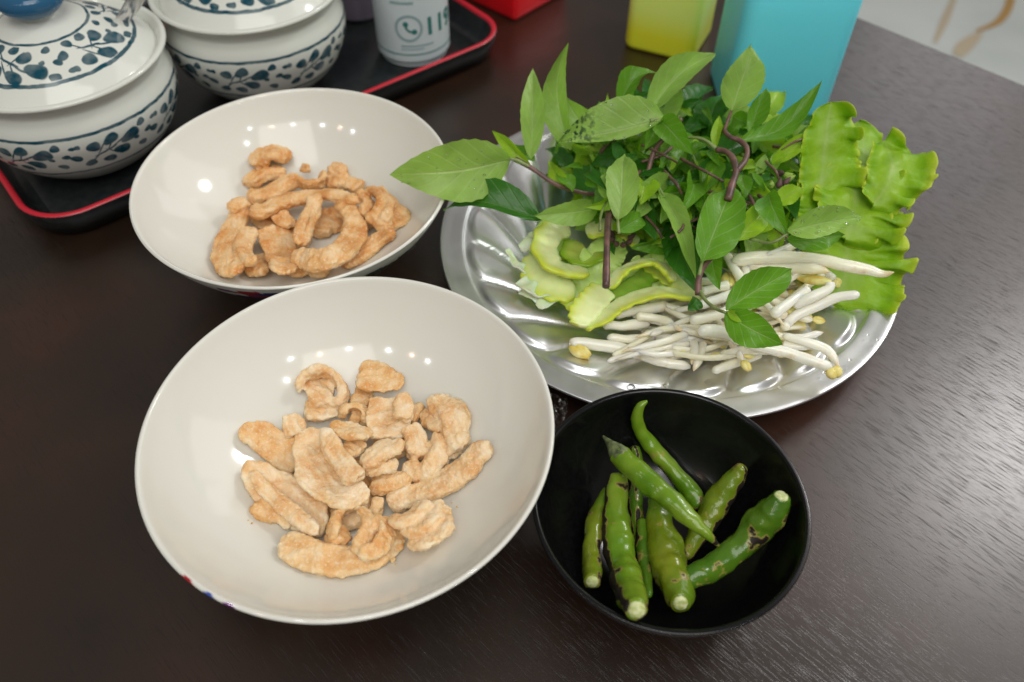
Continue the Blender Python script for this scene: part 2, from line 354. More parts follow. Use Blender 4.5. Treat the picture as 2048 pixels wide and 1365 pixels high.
def leaf_mat(name, top, under, vein, rough=.35, blemish=False):
    m = mat(name, top, rough, .4); nt, N, L, b = nodes(m)
    uv = N('ShaderNodeUVMap'); uv.uv_map = 'UVMap'; s = N('ShaderNodeSeparateXYZ'); L(uv.outputs[0], s.inputs[0])
    def mth(op, a, c=None, clamp=False):
        n = N('ShaderNodeMath', operation=op); n.use_clamp = clamp
        (L(a, n.inputs[0]) if not isinstance(a, float) else setattr(n.inputs[0], 'default_value', a))
        if c is not None: (L(c, n.inputs[1]) if not isinstance(c, float) else setattr(n.inputs[1], 'default_value', c))
        return n.outputs[0]
    u = mth('ABSOLUTE', s.outputs['X']); v = s.outputs['Y']
    q = mth('SUBTRACT', mth('MULTIPLY', v, 6.5), mth('MULTIPLY', mth('POWER', u, .8), 1.9))
    fr = mth('ABSOLUTE', mth('SUBTRACT', mth('FRACT', q), .5))
    side = mth('SUBTRACT', 1.0, mth('MULTIPLY', fr, 9.0), True)
    mid = mth('SUBTRACT', 1.0, mth('MULTIPLY', u, 16.0), True)
    vn = mth('MAXIMUM', mth('MULTIPLY', side, .30), mid)
    geo = N('ShaderNodeNewGeometry'); tc = N('ShaderNodeTexCoord')
    n = N('ShaderNodeTexNoise'); n.inputs['Scale'].default_value = 70; n.inputs['Detail'].default_value = 4; L(tc.outputs['Object'], n.inputs['Vector'])
    mr = N('ShaderNodeMapRange'); mr.inputs['To Min'].default_value = .7; mr.inputs['To Max'].default_value = 1.3; L(n.outputs['Fac'], mr.inputs['Value'])
    cs = N('ShaderNodeMix', data_type='RGBA'); L(geo.outputs['Backfacing'], cs.inputs[0]); cs.inputs[6].default_value = (*top, 1); cs.inputs[7].default_value = (*under, 1)
    cv = N('ShaderNodeMix', data_type='RGBA'); L(mth('MULTIPLY', vn, .75), cv.inputs[0]); L(cs.outputs[2], cv.inputs[6]); cv.inputs[7].default_value = (*vein, 1)
    sc = N('ShaderNodeVectorMath', operation='SCALE'); L(cv.outputs[2], sc.inputs[0]); L(mr.outputs[0], sc.inputs['Scale'])
    if blemish:
        nb = N('ShaderNodeTexNoise'); nb.inputs['Scale'].default_value = 330; nb.inputs['Detail'].default_value = 5; L(tc.outputs['Object'], nb.inputs['Vector'])
        zone = mth('MULTIPLY', mth('MULTIPLY', mth('SUBTRACT', v, .52), 4.0, True), mth('MULTIPLY', mth('SUBTRACT', .97, v), 14.0, True))
        bm_ = mth('MULTIPLY', mth('MULTIPLY', mth('SUBTRACT', nb.outputs['Fac'], .50), 9.0, True), zone, True)
        bx_ = N('ShaderNodeMix', data_type='RGBA'); L(bm_, bx_.inputs[0]); L(sc.outputs[0], bx_.inputs[6]); bx_.inputs[7].default_value = (.02, .05, .03, 1)
        sc = N('ShaderNodeVectorMath', operation='SCALE'); sc.inputs['Scale'].default_value = 1.0; L(bx_.outputs[2], sc.inputs[0])
    L(sc.outputs[0], b.inputs['Base Color'])
    bp = N('ShaderNodeBump'); bp.inputs['Strength'].default_value = .6; bp.inputs['Distance'].default_value = .0006
    n2 = N('ShaderNodeTexNoise'); n2.inputs['Scale'].default_value = 260; L(tc.outputs['Object'], n2.inputs['Vector'])
    hh = mth('ADD', mth('MULTIPLY', n2.outputs['Fac'], .7), mth('MULTIPLY', vn, -1.0)); L(hh, bp.inputs['Height']); L(bp.outputs[0], b.inputs['Normal'])
    tr = N('ShaderNodeBsdfTranslucent'); sc2 = N('ShaderNodeVectorMath', operation='MULTIPLY'); L(sc.outputs[0], sc2.inputs[0]); sc2.inputs[1].default_value = (1.5, 1.7, .7)
    L(sc2.outputs[0], tr.inputs[0])
    mx = N('ShaderNodeMixShader'); mx.inputs[0].default_value = .33; L(b.outputs[0], mx.inputs[1]); L(tr.outputs[0], mx.inputs[2]); L(mx.outputs[0], nt.nodes['Material Output'].inputs[0])
    return m
M['basil'] = leaf_mat('basil_leaf_green', (.125, .31, .018), (.27, .44, .09), (.36, .52, .20))
M['basil_dark'] = leaf_mat('basil_leaf_dark', (.04, .16, .016), (.12, .28, .05), (.12, .26, .06), .3)
M['basil_pale'] = leaf_mat('basil_leaf_pale', (.29, .47, .095), (.32, .48, .13), (.50, .64, .27), .38)
M['basil_blemished'] = leaf_mat('basil_leaf_blemished', (.29, .47, .095), (.32, .48, .13), (.50, .64, .27), .38, True)
M['basil_yellow'] = leaf_mat('basil_leaf_young', (.30, .50, .025), (.36, .54, .07), (.42, .55, .14))
M['stem'] = mat('basil_stem_purple', (.12, .055, .055), .4); noisy(M['stem'], 150, (.085, .045, .040), (.20, .10, .085), .2, 500, dist=.0003)
M['stem_green'] = mat('basil_stem_green', (.20, .28, .07), .4); noisy(M['stem_green'], 150, (.14, .17, .05), (.26, .36, .12), .2, 500, dist=.0003)
M['bud'] = mat('basil_flower_bud', (.10, .05, .05), .6)
def lettuce_mat():
    m = mat('lettuce', (.3, .5, .05), .42, .4); nt, N, L, b = nodes(m); tc = N('ShaderNodeTexCoord')
    uv = N('ShaderNodeUVMap'); uv.uv_map = 'UVMap'; s = N('ShaderNodeSeparateXYZ'); L(uv.outputs[0], s.inputs[0])
    u = N('ShaderNodeMath', operation='ABSOLUTE'); L(s.outputs['X'], u.inputs[0])
    n = N('ShaderNodeTexNoise'); n.inputs['Scale'].default_value = 60; n.inputs['Detail'].default_value = 4; L(tc.outputs['Object'], n.inputs['Vector'])
    r = N('ShaderNodeValToRGB'); ramp(r, [(0.0, (.46, .66, .14)), (.10, (.38, .62, .06)), (.36, (.37, .63, .020)), (.80, (.27, .55, .010)), (.94, (.46, .66, .02)), (1, (.68, .80, .08))]); 
    ad = N('ShaderNodeMath', operation='MULTIPLY_ADD'); L(n.outputs['Fac'], ad.inputs[0]); ad.inputs[1].default_value = .3
    sb = N('ShaderNodeMath', operation='SUBTRACT'); L(u.outputs[0], sb.inputs[0]); sb.inputs[1].default_value = .15; L(sb.outputs[0], ad.inputs[2]); L(ad.outputs[0], r.inputs[0])
    L(r.outputs[0], b.inputs['Base Color'])
    vor = N('ShaderNodeTexVoronoi', feature='DISTANCE_TO_EDGE'); vor.inputs['Scale'].default_value = 105; L(tc.outputs['Object'], vor.inputs['Vector'])
    vr = N('ShaderNodeMapRange'); vr.inputs['From Max'].default_value = .10; vr.inputs['To Min'].default_value = .22; vr.inputs['To Max'].default_value = 0; L(vor.outputs['Distance'], vr.inputs['Value'])
    vm = N('ShaderNodeMix', data_type='RGBA'); L(vr.outputs[0], vm.inputs[0]); L(r.outputs[0], vm.inputs[6]); vm.inputs[7].default_value = (.54, .78, .14, 1); L(vm.outputs[2], b.inputs['Base Color'])
    n2 = N('ShaderNodeTexNoise'); n2.inputs['Scale'].default_value = 120; n2.inputs['Detail'].default_value = 3; L(tc.outputs['Object'], n2.inputs['Vector'])
    bp = N('ShaderNodeBump'); bp.inputs['Strength'].default_value = .7; bp.inputs['Distance'].default_value = .0015; L(n2.outputs['Fac'], bp.inputs['Height']); L(bp.outputs[0], b.inputs['Normal'])
    tr = N('ShaderNodeBsdfTranslucent'); L(r.outputs[0], tr.inputs[0])
    mx = N('ShaderNodeMixShader'); mx.inputs[0].default_value = .4; L(b.outputs[0], mx.inputs[1]); L(tr.outputs[0], mx.inputs[2]); L(mx.outputs[0], nt.nodes['Material Output'].inputs[0])
    return m
M['lettuce'] = lettuce_mat()
def sprout_mat():
    m = mat('bean_sprout', (.8, .78, .66), .2, .5, Subsurface_Weight=.8, Subsurface_Scale=.006, Coat_Weight=.3); nt, N, L, b = nodes(m); tc = N('ShaderNodeTexCoord')
    b.inputs['Subsurface Radius'].default_value = (1, .9, .6)
    a = N('ShaderNodeVertexColor'); a.layer_name = 'paint'
    n = N('ShaderNodeTexNoise'); n.inputs['Scale'].default_value = 110; n.inputs['Detail'].default_value = 3; L(tc.outputs['Object'], n.inputs['Vector'])
    r = N('ShaderNodeMapRange'); r.inputs['From Min'].default_value = .60; r.inputs['From Max'].default_value = .72; L(n.outputs['Fac'], r.inputs['Value'])
    sc = N('ShaderNodeMath', operation='MULTIPLY'); sc.inputs[1].default_value = .45; L(r.outputs[0], sc.inputs[0])
    mx = N('ShaderNodeMix', data_type='RGBA'); L(sc.outputs[0], mx.inputs[0]); L(a.outputs[0], mx.inputs[6]); mx.inputs[7].default_value = (.62, .40, .22, 1); L(mx.outputs[2], b.inputs['Base Color'])
    return m
M['sprout'] = sprout_mat()
M['bean'] = mat('sprout_bean_yellow', (.72, .56, .10), .35, Subsurface_Weight=.3, Subsurface_Scale=.004); noisy(M['bean'], 200, (.74, .56, .10), (.86, .80, .34))
M['melon'] = mat('bitter_melon', (.45, .55, .06), .28, Subsurface_Weight=.4, Subsurface_Scale=.006)
def melon():
    nt, N, L, b = nodes(M['melon']); a = N('ShaderNodeVertexColor'); a.layer_name = 'paint'; L(a.outputs[0], b.inputs['Base Color'])
    tc = N('ShaderNodeTexCoord'); n2 = N('ShaderNodeTexNoise'); n2.inputs['Scale'].default_value = 160; L(tc.outputs['Object'], n2.inputs['Vector'])
    bp = N('ShaderNodeBump'); bp.inputs['Strength'].default_value = .4; bp.inputs['Distance'].default_value = .001; L(n2.outputs['Fac'], bp.inputs['Height']); L(bp.outputs[0], b.inputs['Normal'])
melon()
M['cabbage'] = mat('white_cabbage', (.74, .80, .58), .3, Subsurface_Weight=.4, Subsurface_Scale=.006); noisy(M['cabbage'], 60, (.62, .74, .40), (.80, .84, .70), .3, 150, dist=.001)

# ------------------------------------------------------------ table and wall
DIR = np.array([1, -1, 0])/math.sqrt(2)                 # along the table edge
NRM = np.array([1, 1, 0])/math.sqrt(2)
E0 = np.array([.3495, .6285, 0])
def box_pts(o, a, b, c):                                # corner o, three edge vectors
    V = [o+i*a+j*b+k*c for k in (0, 1) for j in (0, 1) for i in (0, 1)]
    F = [(0, 2, 3, 1), (4, 5, 7, 6), (0, 1, 5, 4), (2, 6, 7, 3), (0, 4, 6, 2), (1, 3, 7, 5)]
    return np.array(V), F
tb = thing('table', 'dark brown wood grain dining table under all the dishes', 'table', (0, .3, 0))
V, F = box_pts(E0-DIR*1.0-np.array([0, 0, .028]), DIR*1.8, -NRM*1.35, np.array([0, 0, .028]))
ob = mesh('tabletop', V, F, M['table'], tb, smooth=False)
bv = ob.modifiers.new('b', 'BEVEL'); bv.width = .002; bv.segments = 3
V, F = box_pts(E0-DIR*1.0-np.array([0, 0, .065])-NRM*.01, DIR*1.8, -NRM*.02, np.array([0, 0, .036]))
mesh('apron', V, F, M['edge'], tb, smooth=False)
ZF = -.74
V = np.array([[-2.5, -2.0, ZF], [4.5, -2.0, ZF], [4.5, 5.0, ZF], [-2.5, 5.0, ZF]])
fl = mesh('floor', V, [(0, 1, 2, 3)], M['marble'], None, smooth=False, loc=(0, 0, ZF))
fl['kind'] = 'structure'
def vein(pts, w, m):                                    # gold veins lie in the floor slabs as thin inlays
    P = catmull([U(px, py, ZF+.002) for px, py in pts], 30); wv = catmull(np.array(w)[:, None], 30)[:, 0]
    T = nz(np.gradient(P, axis=0)); B = np.cross(T, [0, 0, 1.0])
    V = np.vstack([P+B*wv[:, None]/2, P-B*wv[:, None]/2]); F = [(i, i+1, 31+i, 30+i) for i in range(29)]
    return mesh('vein', V, F, m, fl)
vein([(2022, -40), (2020, 5), (1998, 42), (1955, 62)], [.018, .022, .020, .012], M['vein'])
vein([(1960, 66), (1930, 92), (1915, 112)], [.02, .040, .025], M['vein_pale'])
vein([(1915, -20), (1890, 40), (1870, 85)], [.012, .020, .010], M['vein_pale'])
for k in range(4):                                      # the table's legs
    lx, ly = (-.92, .72)[k % 2], (-.05, -1.25)[k//2]
    V, F = box_pts(E0+DIR*lx+NRM*ly+np.array([0, 0, ZF]), DIR*.05, -NRM*.05, np.array([0, 0, -ZF-.0285]))
    mesh('leg', V, F, M['edge'], tb, smooth=False)

# ------------------------------------------------------------ white bowls
CREAM = np.array([.725, .722, .655])
FB, BB = np.array([-.0710, .2080, 0]), np.array([-.1268, .3800, 0])
def bowl_in(R, zr):
    k = R/.09; q = zr/.0615
    return [(0, .0100*q), (.014*k, .0103*q), (.028*k, .0120*q), (.042*k, .0165*q), (.055*k, .0235*q), (.067*k, .0325*q), (.0765*k, .0425*q), (.0835*k, .0525*q), (.0880*k, .0606*q)]
def bowl_out(R, zr):
    k = R/.09; q = zr/.0615
    return [(.0890*k, .0615*q), (.0900*k, .0607*q), (.0895*k, .0590*q), (.0862*k, .0520*q), (.0792*k, .0412*q), (.069*k, .0305*q), (.056*k, .0205*q), (.044*k, .0135*q), (.0365*k, .0100*q), (.0355*k, .0070*q), (.0350*k, .0004), (.0320*k, .0004), (.0315*k, .004*q), (0, .005*q)]
def white_bowl(c, R, zr, marks, label):
    t = thing('white_bowl', label, 'bowl', tuple(c), group='white ceramic bowls of fried pork')
    pi_ = catmull(bowl_in(R, zr), 46); po = catmull(bowl_out(R, zr), 90)
    prof = np.vstack([pi_, po]); ni = len(pi_)
    def col(T, Rr, Z, idx):
        out = np.tile(CREAM, T.shape+(1,))
        for (ang, zc, wa, wz, cc) in marks:
            da = (T-ang+PI) % (2*PI)-PI
            wob = .25*np.sin(da/wa*7+zc*900)+.18*np.sin(Z*1800+da*40)
            m = ((da/wa)**2+((Z-zc)/wz)**2 < 1+wob) & (idx > ni)
            out[m] = cc
        return out
    lathe('bowl_body', prof, c, M['ceramic'], t, n=420, col=col)
    return t
def ang(px, py, c, z=.057):
    P = U(px, py, z); return math.atan2(P[1]-c[1], P[0]-c[0])
RED, NAVY, PUR, GRN = (.42, .02, .03), (.02, .04, .20), (.18, .05, .22), (.03, .07, .06)
aF = [ang(390, 1165, FB), ang(430, 1195, FB), ang(470, 1215, FB)]
white_bowl(FB, .0900, .0615, [(aF[0], .0580, .09, .0035, RED), (aF[1], .0580, .07, .0035, (.05, .10, .40)), (aF[2], .0580, .08, .0033, PUR), (aF[1]-.5, .035, .3, .006, NAVY), (aF[1]+.6, .03, .3, .008, RED), (0, .04, .5, .006, NAVY)],
           'nearest white bowl holding pale fried pork pieces')
aB = [ang(490, 585, BB), ang(540, 590, BB), ang(340, 540, BB), ang(760, 545, BB), ang(440, 578, BB)]
white_bowl(BB, .0902, .0600, [(aB[0], .0525, .09, .0032, RED), (aB[0]+.07, .047, .12, .0040, RED), (aB[1], .0515, .10, .0030, NAVY), (aB[1]-.1, .044, .35, .0022, NAVY), (aB[2], .0555, .10, .0020, (.03, .05, .30)), (aB[3], .043, .30, .0075, GRN), (aB[3]+.22, .036, .18, .0045, (.5, .5, .46)), (aB[4], .0525, .06, .0020, PUR), (aB[4]+.05, .040, .22, .0022, GRN)],
           'white bowl of golden fried pork between the front bowl and the tray')
def bowl_surf(c, R, zr):
    p = np.array(bowl_in(R, zr))
    f = lambda x, y: float(np.interp(math.hypot(x-c[0], y-c[1]), p[:, 0], p[:, 1], right=-1))
    f.deep = True
    return f
sF, sB = bowl_surf(FB, .09, .0615), bowl_surf(BB, .0902, .06)

# ------------------------------------------------------------ fried pork
# strokes: (list of (x, y) or (x, y, extra height), width px, thickness px, twist, cup, height above the bowl)
def pork(strokes, org, k, surf, m, label, group, seed, rough=1.0, wk=1.52):
    parts = []
    for pts, w, t, tw, cup, h in strokes:
        P = []
        for q in pts:
            X, Y = org[0]+q[0]/k, org[1]+q[1]/k
            P.append(Usurf(X, Y, surf, h+(q[2] if len(q) > 2 else 0)))
        s = pxm(P[0])/k
        parts.append(ribbon(P, (lambda w_: w_*s*(wk+.14-.50*np.minimum(1, w_/220)))(np.array(w if isinstance(w, (list, tuple)) else [w, w], dtype=float)), np.array(t if isinstance(t, (list, tuple)) else [t, t])*s*1.22, tw if isinstance(tw, (list, tuple)) else [tw, tw], cup))
    V, F = join(parts)
    V, Nn, F = fuse(V, F, .00075)
    off = Vector((seed*.37, seed*.11, seed*.23))
    d = np.zeros(len(V)); tone = np.zeros(len(V))
    Q = V-V.mean(0); ev, ax = np.linalg.eigh(Q.T@Q); Q = Q@ax*np.array([420, 420, 70])
    for i, v in enumerate(V):
        p = Vector(v)
        a = noise.noise(p*120+off); b = noise.noise(p*330+off); c = noise.noise(p*800+off)
        g_ = noise.noise(Vector(Q[i])+off)
        d[i] = (a*.0012+abs(b)*.0009+c*.00025+g_*.0009-.0002)*rough
        tone[i] = .5+.5*noise.noise(p*75-off)+.35*b+.9*g_
    V = V+Nn*d[:, None]
    tone = np.clip(tone, 0, 1)[:, None]
    col = np.array([.97, .85, .68])*(1-tone)+np.array([1.0, 1.0, 1.0])*tone
    # scorched rims: thin edges fry darker than the flat meat
    edge = np.clip((np.abs(d)/(.0012*rough)), 0, 1)[:, None]*.25
    col = col*(1-edge)+col*np.array([.92, .72, .48])*edge
    c = V.mean(0); c[2] = V[:, 2].min()
    o = mesh('fried_pork', V, F, m, None, col=col, loc=c)
    return tag(o, label, 'fried pork', group)
OF, KF = (440, 690), 2.843
g1 = 'fried pork pieces in the front bowl'
PF = [
 ([([(450, 270), (470, 190), (560, 150), (655, 185), (705, 270), (680, 335), (580, 335), (480, 335)], 60, 46, 85, 0, .006),
   ([(480, 240), (560, 245), (650, 270)], 150, 26, 10, .1, .003), ([(480, 380), (580, 395), (680, 370)], 120, 40, 25, .1, .003)], 'curled fried pork loop at the far left of the heap', 'pork_pale'),
 ([([(785, 180), (860, 185), (960, 215), (1055, 215)], [170, 190, 120, 60], [36, 40, 30], 5, .15, .005), ([(760, 280), (860, 310)], 120, 40, 0, 0, .002)], 'flat wedge of fried pork farthest from the camera in the front bowl', 'pork_tan'),
 ([([(960, 300), (950, 420), (960, 545)], [180, 210, 190], 46, 10, .2, .013), ([(1010, 300), (1050, 360), (1040, 430)], 80, 60, 0, 0, .018)], 'pale upright slab of fried pork with fine ridges', 'pork_pale'),
 ([([(690, 420), (715, 360), (790, 350), (835, 395), (825, 455)], 70, 42, 60, 0, .012), ([(740, 420), (800, 440)], 70, 40, 0, 0, .008)], 'small curled pork ring tucked beside the pale slab', 'pork_tan'),
 ([([(1235, 280), (1260, 340), (1340, 400), (1340, 500), (1385, 590)], [80, 110, 130, 110, 90], [60, 70, 60], 10, 0, .007), ([(1140, 430), (1210, 420), (1300, 440)], [60, 120, 120], 50, 0, .1, .006), ([(1300, 560), (1350, 610)], 100, 70, 0, 0, .005)], 'knobbly fried pork lump at the right of the front heap', 'pork_pale'),
 ([([(1060, 470), (1110, 540), (1120, 640)], [80, 100, 110], 55, 30, .2, .012), ([(1235, 505), (1255, 590), (1215, 680), (1140, 730), (1050, 680)], 75, 70, 30, 0, .009), ([(1150, 560), (1150, 650)], 140, 30, 0, .1, .008)], 'shell-shaped fried pork curl right of the white twist', 'pork_pale'),
 ([([(820, 700), (890, 620), (960, 580), (1050, 575)], [70, 110, 110, 70], 50, 20, -.2, .022), ([(830, 730), (920, 690), (1010, 680)], [60, 80, 80], 46, 20, 0, .017)], 'whitish twisted pork strip in the middle of the front bowl', 'pork_pale'),
 ([([(890, 850), (920, 790), (1000, 780), (1090, 760)], [80, 90, 90, 80], 70, 0, 0, .009)], 'stubby pork nugget below the whitish twist', 'pork_tan'),
 ([([(105, 495), (220, 520), (330, 590), (460, 690)], [70, 130, 160, 150], [30, 34, 34], -12, .15, .004)], 'smooth golden pork strip pointing left at the upper left', 'pork_tan'),
 ([([(520, 470), (540, 600), (600, 740), (720, 850), (850, 880)], [120, 220, 270, 210, 100], [44, 44, 50], 8, .22, .015), ([(600, 480), (660, 620), (740, 720), (780, 780)], [60, 80, 90, 90], 60, 0, 0, .022)], 'largest fried pork slab in the centre of the front bowl', 'pork_pale'),
 ([([(620, 460), (720, 490), (860, 520)], [60, 130, 90], 38, 30, .1, .020), ([(720, 560), (800, 620)], [140, 90], 34, 20, .1, .017)], 'jagged pork flap standing behind the largest slab', 'pork_tan'),
 ([([(135, 680), (240, 770), (380, 860), (500, 970), (580, 1080)], [60, 150, 200, 190, 90], [46, 60, 60, 46], -10, .15, .006), ([(170, 720), (290, 850), (400, 950), (560, 1080)], [50, 60, 70, 60], 56, 0, 0, .011)], 'long pork strip slanting down the left side of the heap', 'pork_pale'),
 ([([(225, 890), (260, 935), (350, 970), (420, 1030)], [90, 110, 80, 60], 60, 0, 0, .004)], 'brown knob of pork poking out under the slanting strip', 'pork_tan'),
 ([([(350, 1100), (470, 1180), (640, 1230), (820, 1210), (960, 1130), (1030, 1060)], [110, 140, 120, 120, 120, 80], [60, 70, 60], -20, .1, .006)], 'crescent of fried pork along the bottom of the front heap', 'pork_tan'),
 ([([(650, 1100), (650, 990), (720, 930), (800, 920)], [70, 80, 80, 60], 48, 60, 0, .014), ([(800, 930), (850, 1010), (810, 1110), (750, 1150)], [80, 80, 60], 46, 60, 0, .016), ([(900, 980), (950, 1050), (900, 1150), (790, 1200)], [90, 90, 70], 50, 55, 0, .013), ([(650, 1060), (700, 1140)], 100, 60, 0, 0, .009)], 'folded rosette of pork sitting on the bottom crescent', 'pork_tan'),
 ([([(950, 900), (1040, 870), (1180, 830), (1310, 770), (1440, 660), (1530, 550)], [110, 100, 100, 110, 100, 80], [70, 70, 60], 0, 0, .006)], 'long straight pork stick pointing to the upper right', 'pork_pale'),
 ([([(970, 990), (1050, 1000), (1140, 930), (1200, 900)], [70, 80, 80, 60], 50, 40, 0, .016), ([(1040, 1060), (1130, 1040), (1210, 970), (1230, 890)], [70, 90, 90, 60], 50, 40, 0, .013), ([(1080, 1120), (1180, 1120), (1270, 1040), (1280, 930)], [80, 90, 90, 60], 50, 35, 0, .009)], 'layered pork curl beneath the straight stick at lower right', 'pork_pale'),
 ([([(395, 390), (410, 450), (440, 520)], [60, 90, 80], 46, 20, 0, .009)], 'small white-tipped pork scrap at the upper left of the heap', 'pork_pale'),
 ([([(860, 920), (920, 930)], 90, 60, 0, 0, .006), ([(700, 640), (760, 900), (640, 1000)], 160, 60, 0, 0, .004), ([(560, 700), (500, 850)], 140, 50, 0, 0, .003)], 'brown pork piece half hidden under the centre slab', 'pork_tan'),
 ([([(1080, 380), (1140, 400)], 90, 50, 0, 0, .006), ([(960, 480), (1000, 560), (900, 620)], 150, 60, 0, 0, .004)], 'pork piece half hidden behind the pale upright slab', 'pork_tan'),
 ([([(970, 1222), (1000, 1218)], 26, 18, 0, 0, .001)], 'tiny pork crumb alone on the bare bottom of the bowl', 'pork_tan'),
]
for i, (st, lab, m) in enumerate(PF):
    pork(st, OF, KF, sF, M[m], lab, g1, i+1)
cr_ = []
for i in range(16):
    an = random.uniform(0, 2*PI); q = Usurf(700+random.uniform(150, 190)*math.cos(an)*1.25, 970+random.uniform(150, 190)*math.sin(an), sF, .0004)
    bm = bmesh.new(); bmesh.ops.create_icosphere(bm, subdivisions=1, radius=random.uniform(.0003, .0007))
    cr_.append((np.array([v.co[:] for v in bm.verts])+q, [tuple(v.index for v in p.verts) for p in bm.faces])); bm.free()
V, F = join(cr_); o = mesh('crumbs', V, F, M['pork_gold'], None, col=np.ones((len(V), 3)), loc=V.mean(0)); tag(o, 'tiny golden crumbs around the pork heap in the front bowl', 'crumbs'); o['kind'] = 'stuff'
OB, KB = (400, 260), 4.014
g2 = 'fried pork pieces in the rear bowl'
PB = [
 ([([(470, 300), (500, 220), (600, 190), (730, 240)], [110, 150, 150, 90], 70, 15, .1, .010), ([(400, 450), (450, 380), (560, 340), (690, 350)], [90, 120, 110, 90], 80, 20, 0, .006)], 'rounded pork lump highest on the far side of the rear bowl'),
 ([([(375, 550), (560, 510), (690, 440), (800, 380)], [90, 110, 110, 120], 80, 10, 0, .012)], 'slanting pork strip below the far lump'),
 ([([(790, 390), (860, 450), (970, 430), (985, 340)], [100, 100, 90], 50, 70, 0, .016), ([(840, 340), (855, 270)], [80, 40], 40, 30, 0, .013)], 'open pork curl with a brown pointed tip'),
 ([([(1010, 420), (1100, 390), (1190, 440)], [130, 140, 90], 70, 0, 0, .007), ([(1020, 340), (1100, 300), (1180, 350)], [50, 60, 50], 50, 0, 0, .009)], 'pork chunk right of the open curl at the back'),
 ([([(400, 670), (520, 650), (640, 590), (850, 540), (1050, 520), (1290, 580)], [100, 110, 100, 90, 90, 70], [80, 70, 60], 10, 0, .018)], 'longest pork strip lying across the rear heap'),
 ([([(930, 520), (900, 650), (830, 800), (790, 920)], [90, 80, 100, 70], 50, [10, 60, 30], 0, .023)], 'twisted pork strip crossing above the big ring'),
 ([([(1110, 590), (1210, 680), (1240, 820), (1150, 960), (1000, 1040), (850, 1040), (760, 990)], [110, 120, 120, 120, 120, 110, 80], [70, 80, 80], 25, .1, .017)], 'big pork ring with a bumpy golden rind'),
 ([([(630, 620), (660, 720), (760, 760)], [80, 100, 80], 60, 10, 0, .014)], 'short bent pork piece left of the twisted strip'),
 ([([(240, 640), (310, 600), (370, 640)], [70, 90, 70], 60, 0, 0, .014), ([(350, 640), (280, 780), (220, 920), (230, 1050), (320, 1150)], [110, 140, 160, 170, 120], [60, 70, 60], -10, .1, .009)], 'large pale pork slab at the left of the rear bowl'),
 ([([(430, 800), (370, 880), (340, 960), (420, 1080)], [80, 100, 80, 70], 60, 20, 0, .016)], 'wavy pork fold on top of the left slab'),
 ([([(520, 790), (600, 880), (660, 1020), (670, 1160)], [140, 210, 200, 120], [46, 50, 50], 15, .12, .012)], 'oval pork slice with an orange skin edge'),
 ([([(430, 1150), (500, 1060), (560, 1020)], [110, 130, 80], 70, 0, 0, .006)], 'pale pork piece low between the slab and the oval slice'),
 ([([(1290, 520), (1360, 600), (1300, 690)], [80, 80, 60], 60, 60, 0, .015), ([(1340, 480), (1460, 530), (1450, 650), (1340, 730)], [80, 90, 70], 60, 55, 0, .014), ([(1440, 480), (1550, 600), (1500, 720), (1400, 770)], [80, 90, 70], 60, 50, 0, .010)], 'fanned pork curl with three folds at the right of the rear bowl'),
 ([([(1600, 610), (1620, 680), (1550, 740), (1460, 780)], [80, 100, 90, 60], 60, 40, 0, .006)], 'rounded pork flap at the far right of the rear bowl'),
 ([([(1560, 800), (1420, 900), (1290, 990), (1120, 1080)], [90, 100, 110, 110], 70, 0, 0, .005)], 'slanting pork piece along the right wall of the rear bowl'),
 ([([(930, 700), (1000, 760), (960, 850)], 110, 80, 0, 0, .005), ([(700, 820), (800, 940)], 150, 80, 0, 0, .004), ([(480, 640), (620, 800)], 150, 80, 0, 0, .004)], 'brown pork piece seen through the big ring'),
 ([([(760, 1060), (820, 1150)], [130, 110], 80, 0, 0, .006), ([(900, 1110), (1040, 1110)], 120, 70, 0, 0, .005)], 'pork bits under the big ring at the near side'),
 ([([(1180, 420), (1290, 470)], 90, 60, 0, 0, .006), ([(1250, 720), (1330, 800)], 130, 70, 0, 0, .004), ([(1040, 640), (1130, 800)], 130, 60, 0, 0, .003)], 'pork bits beneath the fanned curl'),
]
for i, (st, lab) in enumerate(PB):
    pork(st, OB, KB, sB, M['pork_gold'], lab, g2, i+40, 1.0, 1.66)

# ------------------------------------------------------------ black bowl and chillies
KC = np.array([.0683, .1794, 0]); KR, KZ = .0592, .048
bin_ = [(0, .006), (.018, .0062), (.028, .0085), (.038, .0150), (.047, .0250), (.0535, .0370), (.0568, .0472)]
bout = [(.0575, .0480), (.0590, .0478), (.0592, .0468), (.0588, .0455), (.0560, .0370), (.0500, .0240), (.0420, .0130), (.032, .0060), (.026, .0040), (.0255, .0003), (.023, .0003), (.0225, .003), (0, .003)]
bb = thing('black_bowl', 'small matte black bowl holding grilled green chillies', 'bowl', tuple(KC))
lathe('bowl_body', np.vstack([catmull(bin_, 50), catmull(bout, 80)]), KC, M['black_bowl'], bb, n=200)
_p = np.array(bin_); sK = lambda x, y: float(np.interp(math.hypot(x-KC[0], y-KC[1]), _p[:, 0], _p[:, 1], right=-1))
sK.deep = True
OK_, KK = (1050, 760), 2.575
